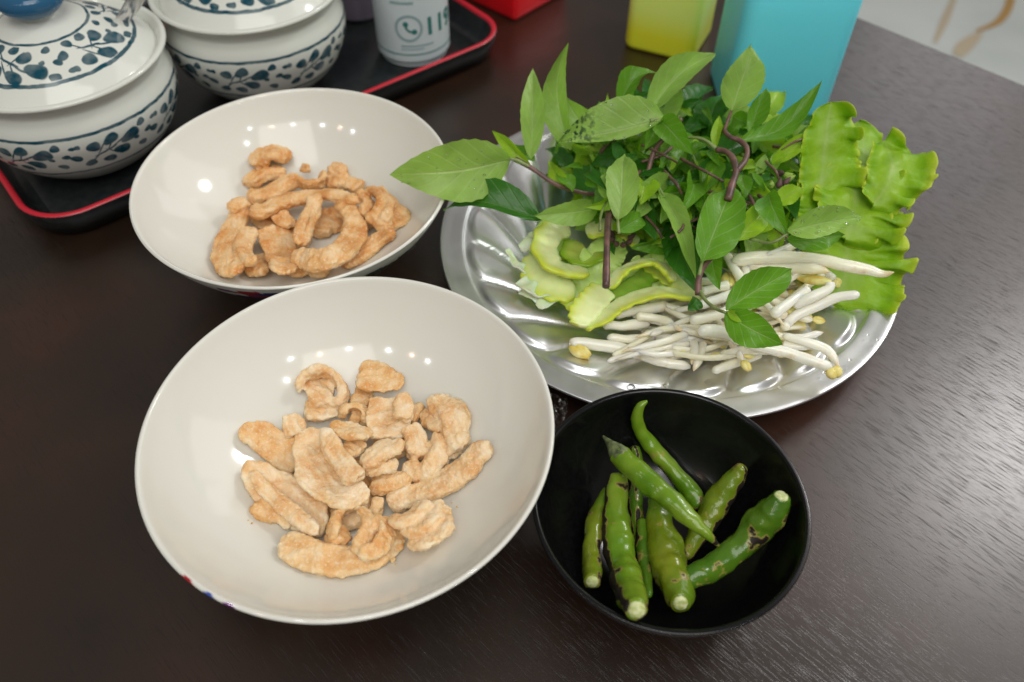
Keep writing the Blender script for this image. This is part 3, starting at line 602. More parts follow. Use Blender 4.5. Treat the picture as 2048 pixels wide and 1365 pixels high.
def chili(pts, h, m, label, char_side=None, seed=0, cut=None, cap=None, wr=.04):
    # pts (x, y, radius) in crop pixels
    P = [Usurf(OK_[0]+x/KK, OK_[1]+y/KK, sK, hh) for (x, y, r), hh in zip(pts, h if isinstance(h, (list, tuple)) else [h]*len(pts))]
    s = pxm(P[0])/KK
    R = [r*pxm(q)/KK*1.10 for (_, _, r), q in zip(pts, P)]
    n, mm = 90, 28
    Pc = catmull(P, n); Rc = catmull(np.array(R)[:, None], n)[:, 0]
    Rc = np.maximum(Rc, .0004)
    if cut != 0: Rc[:4] *= np.array([.35, .7, .9, .97])
    if cut != 1: Rc[-4:] *= np.array([.97, .9, .7, .35])
    V, F = tube(Pc, Rc, mm)
    col = np.zeros((len(V), 3))
    T, N_, B_ = frames(Pc)
    for i in range(n*mm):
        k, j = divmod(i, mm); v = Vector(V[i])
        a = noise.noise(v*90+Vector((seed, 0, 0))); b = noise.noise(v*230+Vector((0, seed, 0)))
        r = Rc[k]; d = V[i]-Pc[k]
        wrk = noise.noise(Vector((k*.17+seed*7, math.cos(j/mm*2*PI)*.8, math.sin(j/mm*2*PI)*.8)))
        V[i] = Pc[k]+d*(1+a*.18+b*.13+wrk*wr*.7)
        c = .20+.60*max(0, noise.noise(v*60+Vector((seed*3, 1, 2))))
        if char_side is not None:
            ja = j/mm*2*PI
            for cs, amt in char_side:
                c = max(c, amt*max(0, math.cos(ja-math.radians(cs)))**4)
        col[i] = c
    t = thing('chili', label, 'chili', tuple(Pc[n//2]-np.array([0, 0, Rc[n//2]])), group='grilled green chillies in the black bowl')
    mesh('pod', V, F, M[m], t, col=col)
    for which, e in ((cut, 'cut'), (cap, 'cap')):
        if which is None: continue
        i0, i1 = (0, 1) if which == 0 else (-1, -2)
        a, d = Pc[i0], nz(Pc[i0]-Pc[i1])
        r = R[0] if which == 0 else R[-1]
        if e == 'cut':
            pr = np.array([[a+d*-.0012+0*d], [a+d*.0002], [a+d*.0012], [a+d*.0013]])[:, 0]
            v, f = tube(np.array([a-d*.0014, a-d*.0002, a+d*.0010, a+d*.0011]), np.array([r*.8, r*.82, r*.66, r*.2]), 20)
            v = np.array([p*1.0+nz(p-a)*noise.noise(Vector(p)*700)*.0004 for p in v])
            mesh('cut_stalk', v, f, M['chili_cut'], t)
        else:
            cp = [a+d*x for x in (-.007, -.004, 0, .004, .008, .010)]
            v, f = tube(np.array(cp), np.array([r*1.10, r*1.12, r*.95, r*.55, r*.25, r*.1]), 16)
            v = np.array([p+nz(p-a)*noise.noise(Vector(p)*500)*.0007 for p in v])
            mesh('calyx', v, f, M['chili_cap'], t)
    return t
chili([(630, 108, 8), (592, 140, 20), (578, 200, 27), (600, 270, 32), (670, 365, 38), (770, 480, 42), (850, 570, 46), (910, 660, 40)], [.016, .015, .013, .011, .010, .008, .008, .007], 'chili', 'bright green chilli with a hooked tip reaching the far rim', None, 1)
chili([(345, 1040, 38), (345, 960, 46), (345, 850, 42), (372, 720, 50), (400, 630, 36), (430, 560, 22)], .009, 'chili_olive', 'leftmost small olive chilli with a pale cut end', [(40, .5), (200, .45)], 7, cut=0)
chili([(560, 340, 26), (575, 420, 30), (570, 560, 34), (575, 700, 36), (590, 850, 26), (605, 960, 18)], .007, 'chili_dark', 'thin blackened chilli between the two upright ones', [(90, .62), (20, .6), (200, .4)], 8)
chili([(610, 720, 30), (612, 850, 36), (620, 980, 30), (640, 1120, 18)], .010, 'chili_dark', 'slim dark green chilli beside the leftmost large pod', [(20, .55)], 9)
chili([(800, 1150, 46), (785, 1090, 74), (755, 990, 84), (725, 870, 80), (700, 750, 62), (685, 640, 48), (680, 590, 34)], .014, 'chili_olive', 'yellowish chilli with a round pale cut end facing the viewer', [(10, .42), (200, .5)], 4, cut=0)
chili([(1120, 440, 24), (1085, 500, 44), (1000, 620, 60), (930, 730, 54), (870, 830, 42), (825, 925, 30)], [.018, .015, .012, .010, .009, .008], 'chili_olive', 'yellow green chilli slanting from the upper right', [(170, .62)], 6)
chili([(1320, 600, 42), (1280, 670, 70), (1190, 770, 74), (1090, 870, 64), (980, 960, 60), (860, 1020, 54), (780, 1050, 40)], [.022, .017, .014, .014, .015, .016, .012], 'chili_dark', 'dark green chilli on the right with its cut stalk up', [(170, .40)], 5, cut=0)
chili([(575, 1185, 52), (540, 1085, 74), (505, 960, 74), (480, 820, 70), (468, 680, 60), (470, 560, 52), (480, 480, 36)], [.020, .018, .016, .016, .016, .016, .016], 'chili', 'large upright chilli at the left with a blackened side', [(170, .75), (20, .38)], 3, cut=0)
chili([(470, 365, 44), (530, 430, 54), (620, 510, 56), (720, 600, 54), (840, 710, 42), (940, 800, 24), (1000, 858, 8)], [.022, .028, .031, .032, .031, .028, .022], 'chili', 'chilli with a withered calyx lying on top of the others', [(90, .2)], 2, cap=0)

# ------------------------------------------------------------ aluminium plate
PC = np.array([.0929, .3763, 0]); PR = .1372
pl_prof = [(0, .0042), (.045, .0042), (.0720, .0044), (.0770, .0052), (.0840, .0080), (.100, .0128), (.1165, .0168), (.1222, .0182), (.1240, .0194), (.1305, .0202), (.1345, .0208), (.1366, .0208), (.1372, .0200), (.1366, .0190), (.1345, .0192), (.118, .0158), (.100, .0112), (.0835, .0062), (.0760, .0012), (.07, .0008), (0, .0008)]
top_n = 150
_pp = np.array(pl_prof[:12])
pr_top = catmull(pl_prof[:12], top_n); pr_rest = catmull(pl_prof[12:], 30)
NP = 22
def pl_disp(R, Z, T):
    t = np.clip((R-.0745)/(.1222-.0745), 0, 1)
    ph = (NP/(2*PI)*(T+.46*(t-1)+.10*np.sin(t*PI))) % 1.0
    x = 2*ph-1
    end = np.clip((1.0-.10*(np.abs(x)**2.2)-t)/.10, 0, 1); end = end*end*(3-2*end)
    start = np.clip(t/.25, 0, 1)
    body = np.clip(1-np.abs(x-.12)**2.6*1.15, 0, 1)**.8
    up = (np.arange(R.shape[0]) < top_n)[:, None]
    h = (.0036*body*end*(.35+.65*t)*start - .0006*(1-body)*start*end)*up*(R < .1224)
    # small embossed leaves in the flat middle
    q = (R > .025) & (R < .068)
    tt = np.clip((R-.025)/.043, 0, 1); ph2 = (10/(2*PI)*(T+.9*tt)) % 1.0
    h += .0010*np.clip(1-np.abs(2*ph2-1)**2*1.4, 0, 1)*np.sin(tt*PI)*q*up
    return R, Z+h
plate = thing('metal_plate', 'round embossed aluminium plate heaped with herbs and sprouts', 'plate', tuple(PC))
lathe('plate_body', np.vstack([pr_top, pr_rest]), PC, M['alu'], plate, n=1120, disp=pl_disp)
sP = lambda x, y: float(np.interp(math.hypot(x-PC[0], y-PC[1]), _pp[:, 0], _pp[:, 1]))+.0012

# ------------------------------------------------------------ bean sprouts
gs = 'bean sprouts heaped on the plate'
WHT, IV, TAN = np.array([.96, .925, .80]), np.array([.94, .85, .58]), np.array([.74, .50, .28])
def sprout(pts, h, rad, label, ends='', head=None, root=1, tone=0.0):
    # pts full-photo pixels, rad in px; root: index end that thins into a root (1 last, 0 first, None)
    hs = h if isinstance(h, (list, tuple)) else [h]*len(pts)
    P = [Usurf(x, y, sP, hh) for (x, y), hh in zip(pts, hs)]
    s = pxm(P[0])*(1.0 if 'buried' in label or 'crowded' in label else 1.16); n = 44; mm = 14
    Pc = catmull(P, n); t = np.linspace(0, 1, n)
    R = rad*s*.83*(1+.10*np.sin(t*5+len(pts)))
    if root == 1: R *= np.clip((1.0-t)/.32, .0, 1)**.8*.90+.10
    elif root == 0: R *= np.clip(t/.32, .0, 1)**.8*.90+.10
    R[:3] *= (.35, .75, .93); R[-3:] *= (.93, .75, .35)
    V, F = tube(Pc, R, mm)
    tt = np.concatenate([np.repeat(t, mm), [0, 1]])
    base = WHT*(1-tone)+IV*tone
    k = np.zeros(len(tt))
    if root == 1: k = np.clip((tt-.80)/.2, 0, 1)
    elif root == 0: k = np.clip((.20-tt)/.2, 0, 1)
    col = base*(1-k[:, None])+TAN*k[:, None]
    for i in range(len(V)):
        v = Vector(V[i]); V[i] += np.array([1, 1, 1])*noise.noise(v*160)*.0003
    th = thing('bean_sprout', label, 'bean sprout', tuple(Pc[n//2]-np.array([0, 0, R[n//2]])), gs)
    mesh('shoot', V, F, M['sprout'], th, col=col)
    if head is not None:
        e = 0 if head[0] == 0 else -1
        a = Pc[e]; d = nz(Pc[e]-Pc[1 if e == 0 else -2])
        tgt = Usurf(head[1], head[2], sP, hs[e]*.8); d = nz(tgt-a); L = np.linalg.norm(tgt-a)
        for sg in (-1, 1):
            side = nz(np.cross(d, [0, 0, 1]))*sg*rad*s*.45
            q = catmull([a+side*.3, a+d*L*.45+side, a+d*L+side*.5], 14)
            r = rad*s*.82*np.sin(np.linspace(.25, PI-.2, 14))**.7
            v, f = tube(q, r, 10, squash=.75)
            mesh('bean', v, f, M['bean'], th)
    return th
def q6(l): return [(860+x/3.033, 400+y/3.033) for x, y in l]
def q7(l): return [(1380+x/3.033, 400+y/3.033) for x, y in l]
SP = [
 (q6([(1120, 695), (1250, 672), (1440, 640)]), .018, 11, 'white sprout lying just under the lowest melon slice', None, None),
 (q6([(1050, 755), (1180, 765), (1330, 738)]), .014, 11.5, 'short thick sprout left of the heap, below the melon', None, None),
 (q6([(1075, 835), (1250, 845), (1450, 810), (1580, 775)]), .011, 10, 'straight sprout second from the near side of the heap', None, 1),
 (q6([(1250, 705), (1400, 725), (1530, 800)]), .020, 10, 'slanting sprout at the left edge of the heap', None, 1),
 (q6([(850, 885), (900, 868), (1020, 880), (1200, 912), (1400, 980), (1580, 1012)]), [.005, .006, .007, .008, .008, .007], 11.5, 'long front sprout with a bent yellow head on the bare metal', (0, 1180, 713), None),
 (q6([(1310, 900), (1480, 868), (1580, 835)]), .013, 9.5, 'ivory sprout above the long front one', None, None),
 (q6([(1330, 965), (1420, 960), (1500, 940)]), .007, 9, 'pinkish sprout under the ivory one at the near side', None, 0),
 (q7([(140, 1040), (240, 1000), (330, 965), (430, 930)]), .009, 10.5, 'nearest sprout pointing toward the black bowl', None, None),
 (q7([(250, 375), (400, 352), (600, 350), (780, 365), (950, 400), (1080, 425), (1170, 452), (1238, 440)]), [.036, .038, .038, .036, .034, .032, .030, .032], 13.5, 'longest sprout with rusty spots across the lettuce', None, 1),
 (q7([(330, 400), (560, 410), (740, 415), (850, 440)]), .033, 12, 'sprout directly beneath the longest one', None, 1),
 (q7([(450, 345), (580, 300), (680, 240), (752, 200)]), .040, 9, 'sprout whose brown root tip points to the upper right', None, 1),
 (q7([(225, 335), (270, 420), (335, 520)]), .034, 10, 'steep sprout right of the purple stem', None, None),
 (q7([(325, 380), (345, 470), (350, 520)]), .032, 10, 'short upright sprout behind the paired leaves', None, None),
 (q7([(70, 560), (150, 535), (235, 520)]), .032, 10.5, 'sprout poking out left of the steep one', (1, 1455, 548), None),
 (q7([(60, 640), (180, 600), (310, 560)]), .030, 11, 'sprout running under the paired leaves', None, None),
 (q7([(0, 735), (150, 705), (300, 640)]), .028, 10.5, 'lower sprout running under the paired leaves', None, None),
 (q7([(850, 500), (840, 540), (740, 590), (620, 640)]), [.030, .028, .026, .022], 10.5, 'bent sprout with a large yellow bean near the lettuce', (0, 1595, 555), None),
 (q7([(720, 545), (620, 610), (500, 700)]), .026, 10.5, 'sprout slanting down left beside the large bean', None, None),
 (q7([(1030, 575), (900, 590), (780, 640), (640, 705), (560, 780)]), [.026, .024, .020, .016, .013], 10.5, 'long sprout leaning on the right rim under the lettuce', None, None),
 (q7([(640, 640), (620, 700), (570, 780)]), .014, 9, 'short sprout with a yellow tip below the leaning one', (0, 1588, 606), None),
 (q7([(50, 800), (140, 795), (260, 825), (430, 890), (600, 930), (760, 985), (860, 1020)]), [.027, .026, .025, .020, .017, .014, .012], 12.5, 'thick front sprout ending in a yellow bean over the plate rim', (1, 1674, 756), None),
 (q7([(560, 825), (700, 860), (810, 900), (870, 960), (905, 1020)]), [.019, .018, .015, .012, .011], 9, 'curved sprout just behind the thick front one', None, 1),
 (q7([(560, 880), (650, 890), (780, 880)]), .014, 9, 'pale sprout between the front one and the curved one', None, 1),
 (q7([(180, 950), (300, 920), (450, 905), (560, 890)]), .014, 11, 'ivory sprout under the thick front one', (0, 1432, 712), None),
 (q7([(560, 830), (680, 830), (760, 815), (810, 803)]), .010, 7, 'thin pink root end lying on the metal', None, 1),
 (q7([(0, 830), (30, 900), (10, 1000)]), .012, 10, 'pinkish sprout bent downward in the near gap', None, 1),
 (q7([(80, 870), (60, 950), (20, 1040)]), .012, 9, 'peach sprout beside the bent pinkish one', None, 1),
]
for i, (pts, h, r, lab, head, root) in enumerate(SP):
    sprout(pts, h, r, lab, head=head, root=root, tone=random.random()*.6)
for i in range(74):                                     # the heap between the named ones
    a = random.uniform(-.5, .35) if i % 5 else random.uniform(-1.2, 1.2)
    x0, y0 = random.uniform(1270, 1560), random.uniform(575, 715)
    L = random.uniform(100, 180)
    if x0 > 1460 and y0 > 690: continue
    dx, dy = math.cos(a)*L/2, -math.sin(a)*L/2
    hh = .004+.022*random.random()*max(0, 1-((x0-1410)/210)**2)*max(0.15, 1-((y0-640)/110)**2)
    bend = random.uniform(-10, 10)
    sprout([(x0-dx, y0-dy), (x0, y0+bend), (x0+dx, y0+dy)], [hh*.8, hh, hh*.8], random.uniform(7, 9.5), 'bean sprout buried in the middle of the sprout heap',
           head=((1, x0+dx*1.28, y0+dy*1.28) if i % 2 else None), root=random.choice((None, 0, 1)), tone=random.uniform(.2, 1))

for i in range(34):                                     # sprouts higher up, behind the paired leaves
    x0, y0 = random.uniform(1420, 1640), random.uniform(500, 620)
    if x0 > 1560 and y0 > 590: continue
    an = random.uniform(-.9, 1.0); L = random.uniform(80, 150); dx, dy = math.cos(an)*L/2, -math.sin(an)*L/2
    hh = .006+.022*random.random()
    sprout([(x0-dx, y0-dy), (x0, y0+random.uniform(-8, 8)), (x0+dx, y0+dy)], [hh*.8, hh, hh*.8], random.uniform(8, 11), 'bean sprout crowded behind the pair of rounded basil leaves',
           head=((1, x0+dx*1.35, y0+dy*1.35) if i % 3 == 0 else None), root=random.choice((None, 0, 1)), tone=random.uniform(.2, 1))

# ------------------------------------------------------------ bitter melon slices and cabbage
gm = 'yellow green bitter melon slices'
def melon_slice(pts, h, w, t, tw, label, seed, inner=(.80, .87, .42), outer=(.58, .70, .05)):
    P = [Usurf(x, y, sP, hh) for (x, y), hh in zip(pts, h if isinstance(h, (list, tuple)) else [h]*len(pts))]
    s = pxm(P[0]); n, m = 70, 24
    V, F = ribbon(P, np.array(w)*s*1.30, np.array(t)*s*.62, tw, .10, n, m, .08)
    a = np.linspace(0, 2*PI, m, endpoint=False)
    col = np.zeros((len(V), 3))
    ctr = catmull(P, n)
    for i in range(n*m):
        k, j = divmod(i, m)
        g = max(0, math.cos(a[j]))
        v = Vector(V[i]); b = noise.noise(v*210+Vector((seed, 0, 0)))
        V[i] = V[i]+nz(V[i]-ctr[k])*(g*(.0007+.0006*math.sin(k*.62+seed))+b*.0010)
        q = min(1, max(0, -.1+1.2*math.cos(a[j])+.3*b))
        col[i] = np.array(inner)*(1-q)+np.array(outer)*q
    col[n*m:] = inner
    o = mesh('bitter_melon_slice', V, F, M['melon'], None, col=col, loc=ctr[n//2])
    return tag(o, label, 'bitter melon', gm)
melon_slice(q6([(840, 165), (740, 200), (690, 290), (740, 390), (850, 440), (960, 440)]), [.024, .026, .026, .026, .024, .022], [100, 110, 120, 120, 120, 100][0:6] and [34, 38, 40, 40, 40, 34], [22, 24, 24], [20, 20], 'hooked melon slice under the dark basil leaf', 1)
melon_slice(q6([(620, 340), (650, 450), (740, 530), (880, 560)]), [.014, .014, .014, .014], [34, 42, 44, 34], [22, 22], [-15, -15], 'lower melon slice resting on the white cabbage', 2)
melon_slice(q6([(900, 260), (860, 330), (930, 370), (1010, 330), (1050, 250)]), .018, [30, 34, 34, 30], [20, 20], [10, 10], 'greener melon slice inside the hooked one', 3, (.45, .55, .1), (.22, .40, .01))
melon_slice(q6([(1090, 540), (1150, 450), (1240, 400), (1350, 380), (1430, 430), (1480, 500)]), [.024, .028, .030, .030, .028, .024], [24, 28, 30, 28, 24], [18, 18], [30, 30], 'arched melon slice right of the cut purple stem', 4)
melon_slice(q6([(1060, 540), (990, 620), (925, 700), (905, 770)]), [.022, .022, .018, .014], [40, 44, 40, 26], [22, 22], [10, 10], 'steep melon slice below the cut stem end', 5)
melon_slice(q6([(935, 780), (1040, 725), (1120, 660), (1250, 600), (1420, 565), (1590, 600)]), [.012, .018, .022, .026, .028, .026], [26, 34, 36, 40, 40, 24], [18, 20], [25, 25], 'long melon slice reaching from the metal to the sprouts', 6)
melon_slice(q6([(1090, 610), (1180, 560), (1300, 480), (1330, 420)]), .018, [34, 34, 30], [20, 20], [0, 0], 'dark green melon slice inside the arch', 7, (.25, .42, .05), (.14, .32, .01))
melon_slice([(1175, 470), (1215, 455), (1265, 470), (1290, 500)], .030, [30, 40, 40, 26], [16, 16], [5, 5], 'pale melon slice crossing behind the cut purple stem', 8)
melon_slice([(1290, 520), (1335, 545), (1375, 575), (1400, 600)], .020, [30, 44, 44, 26], [16, 16], [-5, -5], 'broad pale melon slice under the arch', 9)
melon_slice([(1085, 590), (1110, 570), (1135, 590), (1150, 620)], .010, [26, 34, 34, 22], [16, 16], [0, 0], 'small melon piece lying low by the ragged cabbage', 10)
def cabbage(pts, h, w, tw, label, seed):
    P = [Usurf(x, y, sP, hh) for (x, y), hh in zip(pts, h)]
    s = pxm(P[0]); n, m = 40, 20
    V, F = ribbon(P, np.array(w)*s, np.array([7, 6, 5])*s, tw, .35, n, m, .05)
    V = np.array([v+np.array([.4, .4, 1])*noise.noise(Vector(v)*150+Vector((seed, 0, 0)))*.0028 for v in V])
    o = mesh('cabbage_shred', V, F, M['cabbage'], None, loc=V.mean(0))
    return tag(o, label, 'cabbage', 'white cabbage shreds')
cabbage(q6([(550, 480), (620, 550), (760, 590)]), [.012, .011, .010], [30, 36, 24], [0, 20], 'broad white cabbage shred below the melon', 1)
cabbage(q6([(460, 310), (510, 370), (560, 420), (600, 440)]), [.014, .013, .012, .012], [16, 22, 26, 22], [20, 0], 'curved white cabbage shred reaching toward the dark leaf', 2)
cabbage(q6([(560, 300), (620, 260), (660, 200)]), [.016, .018, .018], [26, 34, 26], [0, 10], 'pale cabbage shred tucked behind the melon', 3)
cabbage(q6([(660, 660), (700, 620), (780, 600), (850, 600)]), [.005, .008, .009, .009], [18, 30, 26, 16], [0, 30], 'ragged green tinged cabbage shred touching the plate', 4)
cabbage(q6([(560, 530), (660, 590), (740, 600)]), [.007, .008, .008], [26, 30, 20], [-20, -10], 'lower white cabbage shred under the broad one', 5)

# ------------------------------------------------------------ lettuce
def lettuce(pts, wl, wr, label, amp=.006, freq=(7.3, 19), seed=0, roll=0, ref=None, cup=.25, mt='lettuce', gr='frilly lettuce leaves on the plate'):
    P = [U(x, y, z) for x, y, z in pts]; n, m = 170, 71
    Pc = catmull(P, n); s = pxm(P[0])
    T, N_, B_ = frames(Pc, np.array([0, -.45, .89]) if ref is None else ref)
    r = math.radians(roll); D = math.cos(r)*B_+math.sin(r)*N_; Nn = -math.sin(r)*B_+math.cos(r)*N_
    Wl = catmull(np.array(wl)[:, None], n)[:, 0]*s; Wr = catmull(np.array(wr)[:, None], n)[:, 0]*s
    u = np.linspace(-1, 1, m); t = np.linspace(0, 1, n)
    V = np.zeros((n, m, 3)); UV = np.zeros((n, m, 2))
    for i in range(n):
        e = min(1, t[i]/.06, (1-t[i])/.10)**.5 if 0 < t[i] < 1 else 0.02
        for j in range(m):
            w = (Wr[i] if u[j] > 0 else Wl[i])*e; a = abs(u[j]); sg = 1 if u[j] > 0 else -1
            ph = 2*PI*freq[0]*t[i]+seed+sg*1.3+1.5*math.sin(t[i]*9+seed)
            ph2 = 2*PI*freq[1]*t[i]+seed*2+sg+1.2*math.sin(t[i]*23)
            A = amp*(1.15 if sg > 0 or mt != 'lettuce' else .35)*a**2.4; A2 = amp*.34*a**6*(1 if sg > 0 else .5)
            dn = A*1.05*math.sin(ph)+A2*1.0*math.sin(ph2)+cup*w*a*a
            dw = w*a*(1+.05*a**2*math.sin(ph*.5+.6))-(A*.12*math.cos(2*ph)+A2*.12*math.cos(2*ph2))*a
            dt = -A*.34*math.sin(2*ph)-A2*.25*math.sin(2*ph2)
            q = Pc[i]+D[i]*sg*dw+Nn[i]*dn+T[i]*dt
            b = noise.noise(Vector(q)*75+Vector((seed, 0, 0)))
            V[i, j] = q+Nn[i]*b*.0030; UV[i, j] = (u[j], t[i])
    V = V.reshape(-1, 3)
    o = mesh('lettuce_leaf', V, grid_faces(n, m), M[mt], None, uv=UV.reshape(-1, 2), loc=Pc[n//2])
    sd = o.modifiers.new('s', 'SOLIDIFY'); sd.thickness = .00018
    return tag(o, label, 'lettuce', gr)
lettuce([(1668, 604, .020), (1690, 555, .028), (1696, 500, .036), (1690, 440, .042)], [70, 90, 90, 60], [98, 116, 118, 100], 'lowest frilly lettuce leaf hanging over the right rim', .0060, (3.6, 10), 1, 0, cup=.02)
lettuce([(1640, 500, .032), (1655, 450, .042), (1660, 400, .050), (1650, 340, .056)], [50, 70, 70, 50], [70, 100, 105, 90], 'broad lettuce leaf behind the long spotted sprout', .0050, (3.2, 9), 2.3, 0, cup=.02)
lettuce([(1690, 480, .042), (1706, 430, .050), (1712, 380, .055), (1700, 320, .060)], [50, 80, 80, 50], [90, 100, 98, 76], 'middle lettuce leaf with deep bright frills', .0066, (3.3, 9), 3.3, 0, cup=.02)
lettuce([(1690, 440, .040), (1712, 365, .050), (1728, 300, .056), (1718, 240, .060)], [40, 56, 50, 24], [50, 66, 60, 36], 'shaded lettuce leaf filling the gap behind the curled lobe', .0045, (2.8, 8), 6.6, 0, cup=.05)
lettuce([(1748, 410, .056), (1772, 370, .061), (1782, 325, .065), (1770, 280, .066)], [30, 44, 44, 26], [40, 68, 74, 50], 'uppermost lettuce leaf with a curled lobe at the far right', .0058, (2.3, 7), 4.1, 0, cup=.05)
lettuce([(1636, 420, .046), (1644, 350, .058), (1652, 280, .072), (1662, 205, .088)], [34, 46, 46, 24], [50, 72, 66, 34], 'upright lettuce leaf folded beside the blue container', .0050, (3.2, 9), 5.2, 0, cup=.12)

M['pale_leaf'] = leaf_mat('pale_heart_leaf', (.72, .84, .34), (.74, .85, .42), (.86, .92, .66), .3)
gp = 'pale crumpled heart leaves under the melon slices'
lettuce([(1095, 610, .006), (1110, 560, .012), (1105, 500, .020), (1100, 450, .026)], [24, 44, 46, 24], [24, 40, 40, 24], 'pale crumpled leaf at the left end of the heap', .004, (3.5, 10), 6.1, 0, cup=.2, mt='pale_leaf', gr=gp)
lettuce([(1160, 640, .008), (1180, 590, .016), (1200, 530, .022), (1230, 480, .028)], [22, 40, 44, 24], [24, 46, 44, 24], 'pale crumpled leaf below the cut purple stem', .0045, (3.2, 11), 7.4, 0, cup=.2, mt='pale_leaf', gr=gp)
lettuce([(1220, 600, .014), (1280, 560, .020), (1340, 530, .026), (1400, 520, .028)], [20, 36, 36, 20], [22, 40, 36, 20], 'pale crumpled leaf between the melon arch and the sprouts', .004, (3.4, 10), 8.2, 0, cup=.2, mt='pale_leaf', gr=gp)
# ------------------------------------------------------------ basil
def leaf_mesh(base, tip, hw, roll, arch, fold, seed, lw=1.0, rw=1.0, curl=0.0, sway=0.0):
    base, tip = np.array(base), np.array(tip); L = np.linalg.norm(tip-base); T0 = nz(tip-base)
    mid = (base+tip)/2; tocam = nz(EYE-mid)
    Nn = tocam - (tocam@T0)*T0; Nn = nz(Nn); D = np.cross(T0, Nn)
    r = math.radians(roll); D, Nn = math.cos(r)*D+math.sin(r)*Nn, -math.sin(r)*D+math.cos(r)*Nn
    D0, N0 = D, Nn; rnd = random.Random(seed); tws = math.radians(rnd.uniform(-38, 38))
    fold = fold*rnd.uniform(1.2, 2.5)
    n, m = 22, 13
    t = np.linspace(0, 1, n); u = np.linspace(-1, 1, m)
    V = np.zeros((n, m, 3)); UV = np.zeros((n, m, 2))
    k1, k2 = rnd.uniform(0, 6), rnd.uniform(0, 6)
    for i in range(n):
        w = hw*(math.sin(PI*min(1, t[i]**.74))**.9 if 0 < t[i] < 1 else 0)*1.0
        w = max(w, hw*.03*(1-t[i])); q_ = tws*(t[i]-.4); D, Nn = math.cos(q_)*D0+math.sin(q_)*N0, -math.sin(q_)*D0+math.cos(q_)*N0
        for j in range(m):
            a = abs(u[j]); sd = rw if u[j] > 0 else lw
            ser = 1+.025*math.sin(t[i]*60+k1) if a > .95 else 1
            lift = arch*L*math.sin(PI*t[i])+curl*L*t[i]**2-hw*.12*math.sin(t[i]*7+k2)
            bend = fold*w*a**1.3+hw*.13*math.sin(t[i]*9+k2+u[j]*2)*a+hw*.05*math.sin(t[i]*27+k1+u[j]*3)*a*a
            q = base+T0*L*t[i]+D0*(hw*.10*math.sin(k2)+sway*L)*math.sin(PI*t[i])+D*u[j]*w*sd*ser+Nn*(lift+bend)
            V[i, j] = q; UV[i, j] = (u[j], t[i])
    return V.reshape(-1, 3), grid_faces(n, m), UV.reshape(-1, 2)
def leaf(parent, b, t, hw, roll=0, m='basil', arch=.06, fold=.25, lw=1, rw=1, curl=0, seed=None, sway=0):
    B, Tt = U(*b), U(*t); s = pxm((B+Tt)/2)
    V, F, UV = leaf_mesh(B, Tt, hw*s*.83, roll, arch, fold, seed if seed is not None else int(b[0]*7+t[1]), lw, rw, curl, sway)
    return mesh('leaf', V, F, M[m], parent, uv=UV)
def stem(parent, pts, r, m='stem', name='stem', r2=None):
    P = catmull([U(*p) for p in pts], 26); s = pxm(P[0])*.88
    R = np.linspace(r, r2 or r*.8, 26)*s
    R = R*(1+.07*np.sin(np.linspace(0, 14, 26)))
    v, f = tube(P, R, 10)
    return mesh(name, v, f, M[m], parent)
gb = 'thai basil sprigs on the plate'
def sprig(label, at): return thing('basil_sprig', label, 'basil', tuple(U(*at)), gb)
# sprig reaching left over the rear bowl
a = sprig('basil sprig at the left whose big leaf overlaps the rear bowl', (1100, 360, .045))
stem(a, [(1030, 318, .068), (1065, 338, .064), (1110, 368, .058), (1165, 386, .052), (1225, 392, .046)], 6)
stem(a, [(985, 316, .070), (1030, 320, .069), (1066, 338, .064)], 4.5, 'stem_green', 'leaf_stalk')
wet = [leaf(a, (1022, 320, .069), (778, 350, .068), 72, 6, 'basil_pale', .10, .22, 1.0, 1.0, sway=-.03)]
leaf(a, (1062, 318, .068), (1066, 136, .095), 29, 0, 'basil_pale', .06, .35)
leaf(a, (1060, 330, .066), (984, 262, .074), 17, 15, 'basil_yellow', .05, .4)
leaf(a, (1070, 322, .060), (1020, 290, .066), 15, -20, 'basil', .05, .4)
leaf(a, (1135, 380, .055), (1098, 322, .060), 20, 20, 'basil_yellow', .1, .3)
leaf(a, (1145, 385, .055), (1112, 345, .060), 18, -30, 'basil', .1, .3)
leaf(a, (1195, 420, .050), (1068, 432, .054), 32, 10, 'basil_pale', .08, .2)
leaf(a, (1200, 395, .040), (1150, 330, .045), 36, 0, 'basil_dark', .1, .1)
leaf(a, (1082, 440, .050), (886, 418, .045), 46, -18, 'basil_dark', .10, .25, .42, 1.25, sway=.05)
# sprig behind with tall glaucous leaves
b = sprig('basil sprig with two tall pale leaves standing at the back left', (1190, 300, .05))
stem(b, [(1195, 330, .045), (1205, 300, .055), (1240, 270, .060), (1270, 245, .062)], 5)
stem(b, [(1222, 270, .064), (1232, 240, .070), (1240, 210, .076)], 3.5, 'stem_green', 'leaf_stalk')
leaf(b, (1142, 300, .060), (1136, 86, .115), 35, 8, 'basil_pale', -.10, .35, 1.1, .75, sway=-.13)
leaf(b, (1192, 288, .062), (1134, 196, .078), 38, 10, 'basil_pale', .06, .25)
leaf(b, (1215, 290, .060), (1198, 202, .078), 26, -10, 'basil', .05, .3)
leaf(b, (1222, 262, .062), (1216, 186, .080), 10, 20, 'basil_yellow', .05, .3)
leaf(b, (1236, 216, .074), (1320, 148, .090), 29, 25, 'basil', .22, .3, sway=-.12)
leaf(b, (1250, 228, .068), (1340, 200, .074), 28, 30, 'basil_dark', .15, .2)
leaf(b, (1235, 282, .058), (1180, 250, .064), 26, 0, 'basil', .05, .2)
leaf(b, (1250, 300, .050), (1180, 330, .050), 30, 0, 'basil_dark', .05, .2)
leaf(b, (1305, 245, .066), (1352, 168, .078), 36, -10, 'basil_pale', .12, .35)
